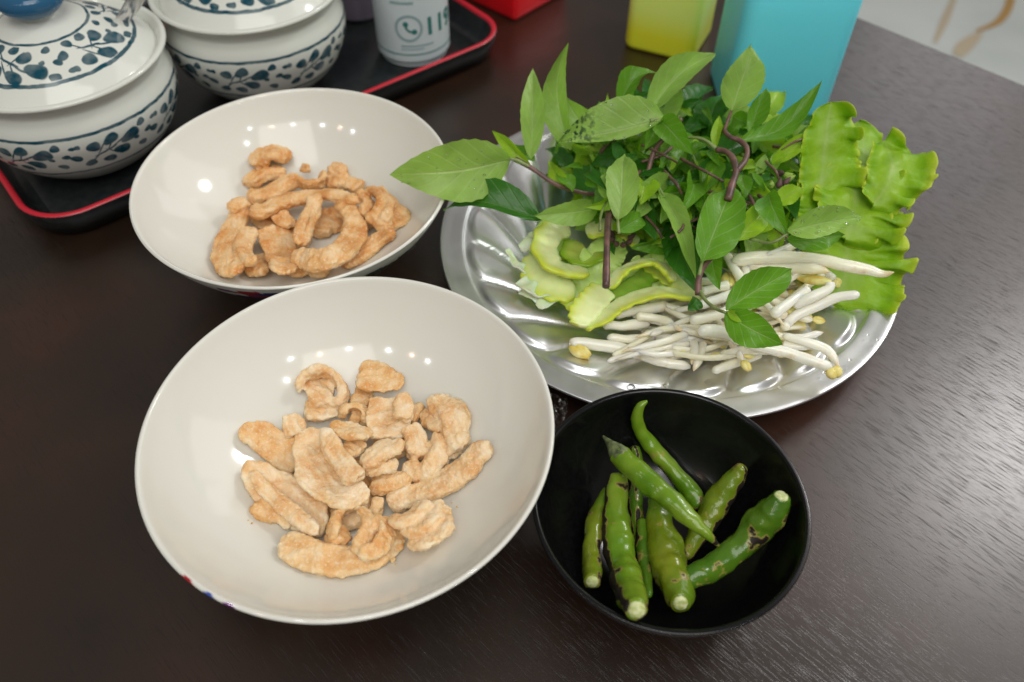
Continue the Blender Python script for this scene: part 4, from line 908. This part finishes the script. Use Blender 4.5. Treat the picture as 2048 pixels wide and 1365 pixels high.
# upper middle: the damaged leaf on a pale stalk
c = sprig('basil sprig holding the leaf with dark blemishes', (1330, 270, .06))
stem(c, [(1362, 238, .082), (1335, 270, .076), (1310, 300, .070), (1296, 345, .062), (1285, 390, .055)], 6.5)
stem(c, [(1300, 242, .083), (1330, 236, .083), (1358, 238, .082)], 4, 'stem_green', 'leaf_stalk')
wet += [leaf(c, (1330, 237, .083), (1110, 284, .080), 62, -8, 'basil_blemished', -.06, .15, .35, 1.25)]
leaf(c, (1295, 240, .078), (1432, 108, .100), 36, 15, 'basil_pale', .16, .5, sway=-.06)
leaf(c, (1322, 243, .082), (1386, 312, .080), 32, 5, 'basil', .14, .4)
leaf(c, (1318, 246, .074), (1290, 300, .072), 26, 10, 'basil', .1, .3)
leaf(c, (1290, 366, .066), (1278, 412, .064), 34, 0, 'basil_yellow', .15, .35)
stem(c, [(1294, 342, .064), (1312, 368, .064), (1332, 398, .064)], 3.5, 'stem_green', 'leaf_stalk')
leaf(c, (1322, 384, .064), (1392, 556, .055), 27, 25, 'basil_pale', .10, .45, .8, 1.2)
leaf(c, (1352, 400, .056), (1376, 470, .050), 26, 30, 'basil', .1, .4)
leaf(c, (1340, 440, .048), (1404, 596, .040), 42, -12, 'basil_dark', .08, .2)
leaf(c, (1345, 350, .058), (1372, 300, .060), 22, 30, 'basil', .1, .3)
# the cut brown stem standing towards the viewer
d = sprig('basil sprig whose cut brown stem points at the viewer', (1212, 500, .05))
stem(d, [(1212, 574, .060), (1213, 530, .062), (1214, 480, .062), (1218, 420, .060), (1228, 370, .056), (1240, 330, .050)], 8.5, r2=7)
stem(d, [(1238, 468, .066), (1236, 440, .070), (1240, 410, .072), (1244, 380, .074)], 3.8, 'stem_green', 'leaf_stalk')
stem(d, [(1200, 462, .066), (1202, 430, .068), (1216, 396, .068)], 3.5, 'stem_green', 'leaf_stalk')
leaf(d, (1238, 440, .071), (1250, 308, .076), 40, 0, 'basil_pale', .08, .25)
leaf(d, (1224, 410, .066), (1218, 340, .068), 22, 25, 'basil_pale', .08, .3)
leaf(d, (1250, 380, .068), (1256, 312, .074), 14, -30, 'basil', .08, .3)
leaf(d, (1236, 462, .060), (1285, 430, .056), 24, 0, 'basil', .15, .3)
leaf(d, (1262, 470, .048), (1240, 430, .050), 22, 20, 'basil_yellow', .15, .3)
for k in range(9):
    an = k*.7; q = U(1242+14*math.cos(an), 478+14*math.sin(an), .040)
    v, f = tube(catmull([q, q+np.array([math.cos(an)*.004, math.sin(an)*-.003, .004])], 6), [.0006, .0016, .0018, .0014, .0009, .0002], 8)
    mesh('flower_bud', v, f, M['bud'], d)
# forked purple stem
e = sprig('basil sprig with the forked purple stem in the middle', (1465, 340, .07))
stem(e, [(1456, 400, .082), (1464, 370, .084), (1472, 344, .084), (1466, 318, .082), (1452, 304, .080), (1434, 300, .078)], 9, r2=7)
stem(e, [(1472, 344, .084), (1490, 322, .084), (1494, 298, .084), (1480, 282, .083), (1460, 274, .083), (1448, 262, .082)], 7)
stem(e, [(1432, 298, .078), (1412, 282, .080), (1392, 276, .080), (1372, 276, .078)], 4.5, 'stem_green', 'leaf_stalk', 3)
stem(e, [(1448, 264, .082), (1456, 240, .086), (1466, 214, .090)], 4, 'stem', 'leaf_stalk', 3)
leaf(e, (1464, 222, .090), (1503, 88, .118), 47, -4, 'basil_pale', .05, .22, .95, 1.05)
leaf(e, (1500, 270, .078), (1533, 176, .094), 30, 15, 'basil', .06, .3, .5, 1.1)
leaf(e, (1482, 284, .080), (1644, 162, .098), 30, 20, 'basil', -.14, .35, .9, 1.1, sway=.09)
leaf(e, (1466, 232, .078), (1502, 250, .076), 22, 0, 'basil', .15, .3)
leaf(e, (1432, 296, .078), (1438, 232, .084), 13, 10, 'basil_yellow', .05, .4)
leaf(e, (1378, 300, .070), (1414, 290, .072), 14, 30, 'basil', .05, .3)
leaf(e, (1500, 344, .070), (1532, 388, .066), 10, 40, 'basil', .05, .3)
leaf(e, (1484, 350, .068), (1490, 398, .062), 20, 10, 'basil', .08, .3)
leaf(e, (1515, 350, .062), (1532, 308, .068), 13, 0, 'basil_pale', .05, .3)
leaf(e, (1545, 345, .062), (1556, 300, .068), 14, 0, 'basil_pale', .05, .3)
for k in range(10):
    an = k*.63; q = U(1550+20*math.cos(an), 362+16*math.sin(an), .058)
    v, f = tube(catmull([q, q+np.array([math.cos(an)*.005, math.sin(an)*.005, .004])], 6), [.0006, .0018, .0020, .0014, .0009, .0002], 8)
    mesh('flower_bud', v, f, M['bud'] if k % 3 else M['basil_yellow'], e, uv=np.zeros((len(v), 2)))
# front sprig with the pair of leaves
g = sprig('front basil sprig ending in a pair of rounded leaves over the sprouts', (1420, 560, .06))
stem(g, [(1396, 590, .062), (1398, 556, .066), (1412, 528, .068), (1440, 500, .070), (1462, 482, .070)], 7.5, r2=5)
stem(g, [(1397, 578, .063), (1412, 602, .064), (1432, 618, .066), (1452, 626, .068)], 4.5, 'stem_green')
stem(g, [(1398, 552, .067), (1406, 520, .070), (1420, 494, .073)], 4, 'stem_green', 'leaf_stalk')
leaf(g, (1404, 525, .071), (1468, 372, .078), 56, -6, 'basil', .07, .22, .85, 1.1)
leaf(g, (1452, 622, .068), (1584, 538, .074), 45, 0, 'basil', .10, .25, 1.0, .9)
leaf(g, (1450, 626, .068), (1566, 690, .062), 46, 0, 'basil', .12, .2, .85, 1.0)
leaf(g, (1455, 624, .069), (1500, 645, .068), 12, 0, 'basil_yellow', .1, .3)
leaf(g, (1394, 596, .058), (1376, 622, .054), 20, 30, 'basil_dark', .1, .3)
leaf(g, (1462, 480, .070), (1552, 398, .074), 30, -10, 'basil_yellow', .08, .25)
leaf(g, (1500, 470, .064), (1560, 425, .068), 28, 10, 'basil_yellow', .08, .3)
leaf(g, (1420, 500, .050), (1440, 580, .046), 26, 0, 'basil', .08, .3)
# right sprig over the lettuce
r_ = sprig('basil sprig on the right with a wet pale leaf over the lettuce', (1565, 450, .07))
stem(r_, [(1500, 478, .068), (1540, 486, .072), (1572, 470, .076), (1590, 455, .078)], 4, 'stem_green')
wet += [leaf(r_, (1570, 460, .078), (1724, 436, .080), 40, -6, 'basil_pale', .10, .2, 1.05, .75)]
leaf(r_, (1536, 386, .080), (1578, 474, .076), 34, -5, 'basil', .14, .3, .8, 1.0)
leaf(r_, (1548, 412, .068), (1606, 378, .072), 24, 10, 'basil_yellow', .10, .3)
leaf(r_, (1575, 480, .066), (1690, 470, .064), 30, 0, 'basil', .1, .2)
leaf(r_, (1540, 330, .064), (1625, 262, .070), 20, 0, 'basil_yellow', .08, .3)
stem(r_, [(1560, 300, .070), (1590, 284, .072), (1615, 276, .072)], 3, 'stem')
# crowd of smaller leaves filling the heap
homes = [(a, 1120, 370), (b, 1210, 290), (c, 1330, 320), (d, 1240, 400), (e, 1470, 310), (g, 1430, 480), (r_, 1570, 400)]
for i in range(330):
    th = random.uniform(0, 2*PI); rr = math.sqrt(random.random())
    x, y = 1385+rr*245*math.cos(th), 358+rr*140*math.sin(th)
    if x < 1200 and y > 400: continue
    if x < 1330 and y > 455: continue
    k = 1-((x-1385)/270)**2-((y-358)/165)**2
    z = .016+.042*random.random()**.8*max(.1, k)+.006
    if y < 270: z = max(z, .045)
    L = random.uniform(50, 115); an = random.uniform(0, 2*PI)
    q = min(homes, key=lambda h: (h[1]-x)**2+(h[2]-y)**2)[0]
    mm = random.choice(('basil', 'basil', 'basil_dark', 'basil_dark', 'basil_pale', 'basil_yellow'))
    leaf(q, (x, y, z), (x+math.cos(an)*L, y+math.sin(an)*L*.7, z+random.uniform(-.006, .010)), L*random.uniform(.24, .36), random.uniform(-50, 50), mm, random.uniform(.02, .18), random.uniform(.15, .5), seed=i)
for i in range(85):                                     # small pointed leaves and side shoots among the big ones
    th = random.uniform(0, 2*PI); rr = math.sqrt(random.random())
    x, y = 1370+rr*215*math.cos(th), 315+rr*110*math.sin(th); z = .046+.022*random.random()
    L = random.uniform(34, 66); an = random.uniform(0, 2*PI)
    q = min(homes, key=lambda h: (h[1]-x)**2+(h[2]-y)**2)[0]
    leaf(q, (x, y, z), (x+math.cos(an)*L, y+math.sin(an)*L*.8, z+random.uniform(-.004, .008)), L*random.uniform(.18, .27), random.uniform(-50, 50), random.choice(('basil', 'basil_dark', 'basil_pale', 'basil_yellow', 'basil')), random.uniform(.04, .2), random.uniform(.3, .6), seed=900+i)
for i in range(34):
    x, y = random.uniform(1200, 1580), random.uniform(290, 440); z = random.uniform(.045, .068); an = random.uniform(0, PI)
    q = min(homes, key=lambda h: (h[1]-x)**2+(h[2]-y)**2)[0]
    L = random.uniform(60, 110)
    stem(q, [(x, y, z), (x+L*.5*math.cos(an)+8, y+L*.4*math.sin(an), z+.004), (x+L*math.cos(an), y+L*.7*math.sin(an), z)], random.uniform(2.6, 4.2), random.choice(('stem', 'stem', 'stem_green')))

# water drops
def drops(name, spots, label, cat):
    parts = []
    for P, r, N_ in spots:
        bm = bmesh.new(); bmesh.ops.create_icosphere(bm, subdivisions=2, radius=1)
        v = np.array([x.co[:] for x in bm.verts]); f = [tuple(q.index for q in p.verts) for p in bm.faces]; bm.free()
        v = v*np.array([r, r*random.uniform(.7, 1), r*.5])+np.array(P); parts.append((v, f))
    V, F = join(parts); o = mesh(name, V, F, M['water'], None, loc=V.mean(0)); tag(o, label, cat); o['kind'] = 'stuff'
sp = []
for x, y, r in [(1420, 765, 11), (1330, 770, 5), (1262, 774, 9), (1755, 680, 3), (1736, 670, 3), (1400, 780, 5), (1180, 760, 3), (1560, 775, 4), (1648, 745, 4), (1075, 640, 3), (1010, 600, 3), (960, 520, 4), (1700, 720, 4), (1610, 700, 4)]:
    P = Usurf(x, y, sP, .0018); sp.append((P, r*pxm(P), None))
for lf, txt in zip(wet, ('over the rear bowl', 'with dark blemishes', 'over the lettuce')):
    vs = [np.array(v.co)+np.array(lf.parent.location) for v in lf.data.vertices]; ds = []
    for k in range(26):
        i_ = random.randrange(30, len(vs)-16); q = vs[i_]*(1-(t_ := random.random()))+vs[i_+1]*t_
        ds.append((q+nz(EYE-q)*.0004, random.choice((.0004, .0006, .0009)), None))
    drops('water_droplets', ds, 'tiny water droplets on the pale basil leaf '+txt, 'water')
drops('water_droplets', sp, 'clear water droplets scattered on the bare metal of the plate', 'water')

# ------------------------------------------------------------ tray with pots and bottle
tu = np.array([.768, .640, 0]); tv = np.array([-.640, .768, 0])
TA = np.array([-.2895, .3720, 0])                       # near left corner
tray = thing('serving_tray', 'black serving tray with a red rim line under the lidded pots', 'tray', tuple(TA+tu*.19+tv*.13))
def rrect(o, lx, ly, r, n=10):
    P = []
    for (ccx, ccy, a0) in ((lx-r, r, -90), (lx-r, ly-r, 0), (r, ly-r, 90), (r, r, 180)):
        for i in range(n+1):
            an = math.radians(a0+90*i/n); P.append(o+tu*(ccx+r*math.cos(an))+tv*(ccy+r*math.sin(an)))
    return np.array(P)
LX, LY = .376, .268
def tray_ring(prof, name, m, closed=False):
    rings = [rrect(TA+tu*i+tv*i, LX-2*i, LY-2*i, max(.004, .034-i))+np.array([0, 0, z]) for i, z in prof]
    n = len(rings[0]); V = np.vstack(rings); F = grid_faces(len(rings), n, True)
    if closed:
        F.append(tuple(range((len(rings)-1)*n, len(rings)*n))); F.append(tuple(reversed(range(n))))
    return mesh(name, V, F, m, tray)
tray_ring([(.010, .0005), (.006, .002), (.0005, .016), (.0, .0190), (.0004, .0205)], 'tray_wall', M['tray'])
tray_ring([(.0004, .0205), (.0012, .0214), (.0030, .0214), (.0042, .0206), (.0046, .0190)], 'rim_line', M['tray_red'])
tray_ring([(.0046, .0190), (.0065, .014), (.0100, .0050), (.0130, .0032), (.016, .0030)], 'tray_lining', M['tray'])
tray_ring([(.010, .0004), (.012, .0004), (.016, .0030)], 'tray_floor', M['tray'], True)

BLUE = np.array([.012, .075, .15]); WC = np.array([.66, .68, .62])
MOT = [(27, 4, 5.6, 3.6, .35), (15, 7.2, 4.4, 3.0, .5), (4, 5.5, 3.5, 3.1, 0), (20, -3.6, 4.6, 3.2, -.25), (11, -8, 3.6, 2.6, -.2), (-1, -7.5, 3.3, 2.4, .3), (-8, -1, 3.2, 2.2, -.4), (36, 9, 2.6, 2.1, .4), (40, 1.5, 2.3, 1.7, .2), (35, -7, 2.8, 2.0, -.3),
       (10, -.6, 6.5, .65, .25), (19, 3.0, 5, .6, .42), (14, 3.6, 4.5, .5, 1.0), (15, -3, 5.5, .5, -.75), (8, 2.6, 4, .45, .9), (3, -4, 4.5, .45, .7), (31, 0, 1.6, 1.3, 0), (45, 7.5, 1.6, 1.3, 0), (-5, 7.5, 1.8, 1.5, 0)]
def scroll_glaze(name, per, lines, lo, hi):             # blue brushwork over white glaze; UV = millimetres along and across the band
    m = mat(name, tuple(WC), .10, .4); nt, N, L, b = nodes(m)
    uv = N('ShaderNodeUVMap'); uv.uv_map = 'UVMap'; sp_ = N('ShaderNodeSeparateXYZ'); L(uv.outputs[0], sp_.inputs[0])
    def mth(op, a, c=None, clamp=False):
        n = N('ShaderNodeMath', operation=op); n.use_clamp = clamp
        for k_, q in enumerate((a, c)):
            if q is None: continue
            if isinstance(q, (int, float)): n.inputs[k_].default_value = q
            else: L(q, n.inputs[k_])
        return n.outputs[0]
    tc = N('ShaderNodeTexCoord'); ns = N('ShaderNodeTexNoise'); ns.inputs['Scale'].default_value = 130; L(tc.outputs['Object'], ns.inputs['Vector'])
    x = mth('MODULO', sp_.outputs['X'], per); y = mth('ADD', sp_.outputs['Y'], mth('MULTIPLY', mth('SUBTRACT', ns.outputs['Fac'], .5), 1.6))
    acc = None
    for (a, c_, ra, rb, an) in MOT:
        for sh in ((0,) if 7 < a < per-9 else (0, per, -per)):
            if not -8 < a+sh < per+8: continue
            dx = mth('SUBTRACT', x, a+sh); dy = mth('SUBTRACT', y, c_)
            ex = mth('ADD', mth('MULTIPLY', dx, math.cos(an)/ra), mth('MULTIPLY', dy, math.sin(an)/ra))
            ey = mth('ADD', mth('MULTIPLY', dx, -math.sin(an)/rb), mth('MULTIPLY', dy, math.cos(an)/rb))
            tp = mth('MAXIMUM', .45, mth('SUBTRACT', 1.25, mth('MULTIPLY', ex, .55)))
            f = mth('ADD', mth('MULTIPLY', ex, ex), mth('MULTIPLY', mth('MULTIPLY', ey, ey), tp))
            acc = f if acc is None else mth('MINIMUM', acc, f)
    fill = mth('MULTIPLY', mth('SUBTRACT', 1.62, acc), 3.0, True)
    inb = mth('MULTIPLY', mth('GREATER_THAN', sp_.outputs['Y'], lo), mth('LESS_THAN', sp_.outputs['Y'], hi))
    fill = mth('MULTIPLY', fill, inb)
    for (yc_, w_) in lines:
        l = mth('MULTIPLY', mth('SUBTRACT', w_, mth('ABSOLUTE', mth('SUBTRACT', y, yc_))), 4.0, True); fill = mth('MAXIMUM', fill, l)
    tone = mth('ADD', .62, mth('MULTIPLY', ns.outputs['Fac'], .6), True)
    mx = N('ShaderNodeMix', data_type='RGBA'); L(mth('MULTIPLY', fill, tone), mx.inputs[0]); mx.inputs[6].default_value = (*WC, 1); mx.inputs[7].default_value = (.003, .058, .088, 1)
    L(mx.outputs[2], b.inputs['Base Color'])
    return m
M['pot'] = scroll_glaze('pot_scroll_glaze', 53.0, [(14.4, 1.15), (-14.8, .95)], -12.5, 12.5)
M['lid'] = scroll_glaze('lid_scroll_glaze', 52.1, [(11.6, 1.1), (-11.8, 1.0)], -10.4, 10.4)
def lathe_uv(name, prof, c, m, parent, uvf, n=200):
    prof = np.array(prof); th = np.linspace(0, 2*PI, n+1)+PI/2; k = len(prof)
    T = np.repeat(th[None], k, 0); R = np.repeat(prof[:, 0][:, None], n+1, 1); Z = np.repeat(prof[:, 1][:, None], n+1, 1)
    V = np.stack([c[0]+R*np.cos(T), c[1]+R*np.sin(T), c[2]+Z], -1).reshape(-1, 3)
    uu, vv = uvf(T, R, Z)
    return mesh(name, V, grid_faces(k, n+1), m, parent, uv=np.stack([uu, vv], -1).reshape(-1, 2))
def pot(c, R, label, spoon=False):
    t = thing('lidded_pot', label, 'sugar pot', tuple(c), group='blue and white lidded pots on the tray')
    k = R/.0675; z0 = c[2]
    out = catmull([(.0, .001), (.030, .001), (.033, .003), (.044, .009), (.058, .024), (.0655, .042), (.0660, .054), (.0625, .063), (.0615, .067), (.0640, .0725), (.0672, .0748), (.0675, .0765), (.0660, .0775), (.0635, .0765), (.0600, .070), (.0600, .06)], 150)*np.array([k, 1])
    nr = len(out)
    def uvb(T, Rr, Z):
        v = (Z-.0395)*1000; v[int(nr*.74):] = 60
        return T*66+200+c[0]*400, v
    lathe_uv('pot_body', out, c, M['pot'], t, uvb, 220)
    lid = catmull([(.0590, .070), (.0608, .0715), (.0600, .0735), (.0540, .0790), (.0440, .0865), (.0320, .0930), (.0200, .0970), (.0130, .0985), (.0105, .100), (.0100, .103)], 120)*np.array([k, 1])
    l = lathe_uv('lid', lid, c, M['lid'], t, lambda T, Rr, Z: (T*41.46+200+c[1]*300, (Rr/k-.0388)*1000), 220)
    kn = catmull([(.0095, .1015), (.0150, .1040), (.0190, .1090), (.0180, .1150), (.0120, .1185), (0, .1195)], 30)*np.array([k, 1])
    o = lathe('knob', kn, (0, 0, 0), M['blue_knob'], None, n=48, closed=False)
    o.parent = l
    return t
P1 = np.array([-.2925, .4785, .0034]); P2 = np.array([-.1895, .5665, .0034])
def fixknob(t):
    for ch in t.children:
        for g_ in ch.children: pass
p1 = pot(P1, .0685, 'blue and white lidded sugar pot at the left end of the tray')
p2 = pot(P2, .0665, 'second lidded pot on the tray, nearer the white bottle')
sp_ = thing('spoon', 'metal spoon handle sticking out from under the left pot lid', 'spoon', tuple(P1+np.array([.04, .03, .06])))
hp = [U(228, 62, .083), U(245, 40, .090), U(265, 10, .100), U(290, -30, .112)]
v, f = ribbon(hp, [.0075, .0075, .009, .011], [.0016, .0014, .0014], [90, 90], .12, 30, 12, .05)
mesh('handle', v, f, M['steel'], sp_)
bw = P1+np.array([.012, .012, .055])
v, f = ribbon([bw+np.array([0, 0, 0]), bw+np.array([.012, .01, -.004]), bw+np.array([.028, .024, .004]), hp[0]], [.012, .026, .018, .0075], [.0014, .0014], [0, 0], .3, 30, 12, .2)
mesh('spoon_neck', v, f, M['steel'], sp_)

def curved_print(name, V, F, c, r, th0, z0, m, parent): # flat print wrapped on a cylinder, th0 its centre angle
    V = np.array(V); th = th0+V[:, 0]/r
    W_ = np.stack([c[0]+r*np.cos(th), c[1]+r*np.sin(th), z0+V[:, 1]], 1)
    return mesh(name, W_, F, m, parent, smooth=False)
BC = np.array([-.0815, .6145, .0034]); BR = .0290
bt = thing('shaker_bottle', 'white shaker bottle printed with a phone symbol and 119', 'bottle', tuple(BC))
lathe('bottle_body', catmull([(0, 0), (.0235, 0), (.0265, .0018), (.0278, .0055), (.0284, .009), (.0290, .012), (.0290, .085), (.0290, .092), (.024, .101), (.015, .105), (.0145, .12), (0, .121)], 80), BC, M['white_plastic'], bt, n=80)
def ringprint(z, h, m, name):
    n = 90; th = np.linspace(0, 2*PI, n, endpoint=False); V = np.array([[BC[0]+(BR+.0002)*math.cos(a_), BC[1]+(BR+.0002)*math.sin(a_), BC[2]+z+k*h] for k in (0, 1) for a_ in th])
    mesh(name, V, grid_faces(2, n, True), m, bt)
V = np.array([[BC[0]+(.0281+.0004)*math.cos(a_), BC[1]+(.0281+.0004)*math.sin(a_), BC[2]+z_] for z_ in (.0078, .0092) for a_ in np.linspace(0, 2*PI, 90, endpoint=False)])
mesh('yellow_stripe', V, grid_faces(2, 90, True), M['print_yellow'], bt)
ringprint(.0118, .0010, M['print_green'], 'green_stripe')
thc = math.atan2(-BC[1], -BC[0])                        # the side turned to the viewer
def annulus(r0, r1, cx_=0, cy_=0, a0=0, a1=2*PI, n=48):
    th = np.linspace(a0, a1, n); V = [(cx_+r*math.cos(t_), cy_+r*math.sin(t_)) for r in (r0, r1) for t_ in th]
    return np.array(V), grid_faces(2, n)
r_p = BR+.0003
thp = thc-.10
V, F = annulus(.0088, .0108); curved_print('phone_ring', V, F, BC, r_p, thp, BC[2]+.0340, M['print_grey'], bt)
V, F = annulus(.0042, .0058, .0028, .0028, PI*.98, PI*1.62, 20); V2, F2 = annulus(0, .0021, -.0022, .0040); V3, F3 = annulus(0, .0021, .0042, -.0022)
for nm, (v, f) in (('phone_handset', (V, F)), ('phone_earpiece', (V2, F2)), ('phone_mouthpiece', (V3, F3))):
    curved_print(nm, v, f, BC, r_p+.0001, thp, BC[2]+.0335, M['print_green'], bt)
def text_print(txt, size, th0, z, m, name):
    cu = bpy.data.curves.new('t', 'FONT'); cu.body = txt; cu.size = size; cu.align_x = 'LEFT'; cu.offset = size*.035; cu.space_character = 1.05
    o = bpy.data.objects.new('t', cu); C.objects.link(o); dg = bpy.context.evaluated_depsgraph_get(); dg.update()
    me = o.evaluated_get(dg).to_mesh(); bm = bmesh.new(); bm.from_mesh(me)
    x0 = min(v.co.x for v in bm.verts); x1 = max(v.co.x for v in bm.verts); x = x0
    while x < x1:
        bmesh.ops.bisect_plane(bm, geom=bm.verts[:]+bm.edges[:]+bm.faces[:], plane_co=(x, 0, 0), plane_no=(1, 0, 0)); x += .0012
    V = [(v.co.x, v.co.y) for v in bm.verts]; bm.verts.index_update(); F = [tuple(v.index for v in p.verts) for p in bm.faces]
    bm.free(); o.evaluated_get(dg).to_mesh_clear(); bpy.data.objects.remove(o)
    curved_print(name, V, F, BC, r_p, th0, z, m, bt)
text_print('119', .0190, thp+.0118/BR, BC[2]+.0275, M['print_green'], 'number_print')
def bars(rows, name, m):
    parts = []
    for (x0, x1, z, h) in rows:
        n = 12; xs = np.linspace(x0, x1, n); V = np.array([(x, z+k*h) for k in (0, 1) for x in xs]); parts.append((np.c_[V, np.zeros(len(V))], grid_faces(2, n)))
    V, F = join(parts); curved_print(name, V, F, BC, r_p, thc, BC[2], m, bt)
bars([(-.010, .016, .0190, .0012)], 'small_print', M['print_grey'])
bars([(-.010, .008, .0165, .0009)], 'small_print', M['print_grey'])
bars([(-.016, .002, .0530, .0020)], 'small_print', M['print_grey'])
bars([(-.010, .004, .0580, .0045)], 'navy_print', M['print_navy'])

# darker jar behind, only its foot in view
JC = U(712, 48, .0034); JC = np.array([JC[0]+.0, JC[1]+.022, .0034])
jt = thing('spice_jar', 'grey spice jar in shade behind the second pot and bottle', 'jar', tuple(JC))
M['jar'] = mat('jar_glass', (.16, .14, .18), .2); M['jar_label'] = mat('jar_label', (.05, .07, .13), .4)
lathe('jar_body', catmull([(0, 0), (.018, 0), (.0215, .003), (.022, .010), (.022, .07), (.019, .080), (0, .081)], 50), JC, M['jar'], jt, n=60)
lathe('jar_label', [(.0223, .022), (.0223, .060)], JC, M['jar_label'], jt, n=60, closed=False)

# ------------------------------------------------------------ coloured containers
def rbox(name, c, ax, wx, wy, h, r, m, parent, taper=1.0, wall=.002, z0=0.0):
    ax = nz(np.array([*ax, 0.0])); ay = np.array([-ax[1], ax[0], 0])
    def ring(z, s, rr, inset=0):
        P = []
        for sx, sy, a0 in ((1, -1, -90), (1, 1, 0), (-1, 1, 90), (-1, -1, 180)):
            X, Y = sx*(wx/2*s-inset-rr), sy*(wy/2*s-inset-rr)
            for i in range(9):
                an = math.radians(a0+90*i/8); P.append(c+ax*(X+rr*math.cos(an))+ay*(Y+rr*math.sin(an))+np.array([0, 0, z]))
        return P
    rings = [ring(z0+.002, 1, max(r-.002, .001), .002), ring(z0+.0006, 1, r, .0006), ring(z0+.003, 1, r)]
    rings = [ring(z0, 1, max(r-.003, .001), .003), ring(z0+.001, 1, max(r-.001, .001), .001), ring(z0+.004, 1, r), ring(z0+h*.5, (1+taper)/2, r), ring(z0+h, taper, r), ring(z0+h+.0008, taper, max(r-.001, .001), .001), ring(z0+h-.001, taper, max(r-wall, .001), wall), ring(z0+.006, 1, max(r-wall, .001), wall)]
    n = 36; V = np.vstack(rings); F = grid_faces(len(rings), n, True); F.append(tuple(reversed(range(n)))); F.append(tuple(range((len(rings)-1)*n, len(rings)*n)))
    o = mesh(name, V, F, m, parent); 
    return o
bc = np.array([.1945, .5640, 0])
bx = thing('blue_container', 'tall sky blue plastic container behind the lettuce', 'container', tuple(bc))
rbox('container_body', bc, (1, .01), .0800, .068, .150, .012, M['blue'], bx, 1.0)
yc = np.array([.1275, .6420, 0])
yx = thing('lime_container', 'yellow green plastic container left of the blue one', 'container', tuple(yc))
rbox('container_body', yc, (.907, -.421), .060, .060, .120, .010, M['lime'], yx, 1.0)
rc = U(1030, 46, 0)
ra = np.array([.66, .75]); ra = ra/np.linalg.norm(ra)
rcc = rc+np.array([ra[0]*.035, ra[1]*.035, 0])+np.array([-ra[1]*.05, ra[0]*.05, 0])
rx = thing('red_box', 'glossy red plastic box standing beyond the tray corner', 'box', tuple(rcc))
rbox('box_body', rcc, ra, .070, .100, .050, .004, M['red'], rx, 1.02)
# ------------------------------------------------------------ crumpled film under the bowls
def film_sheet(cx_, cy_, w, d, label, seed, zt=.010):
    n = 46; V = np.zeros((n, n, 3))
    for i in range(n):
        for j in range(n):
            x, y = (i/(n-1)-.5)*w, (j/(n-1)-.5)*d; p = Vector((x*95+seed, y*95, seed))
            z = .0015+abs(noise.noise(p))*zt+abs(noise.noise(p*2.7))*zt*.6
            V[i, j] = (cx_+x+noise.noise(p+Vector((9, 0, 0)))*.003, cy_+y+noise.noise(p+Vector((0, 9, 0)))*.003, z)
    o = mesh('crumpled_film', V.reshape(-1, 3), grid_faces(n, n), M['film'], None, smooth=False, loc=(cx_, cy_, 0))
    tag(o, label, 'plastic film', 'crumpled clear plastic film')
q = U(1108, 832, .008)
film_sheet(q[0]-.006, q[1], .026, .030, 'crumpled clear film peeping out between the front bowl and black bowl', 3)
q = U(836, 478, .012)
film_sheet(q[0]-.012, q[1]+.006, .018, .014, 'crumpled clear film beside the rear bowl near the metal plate', 8)
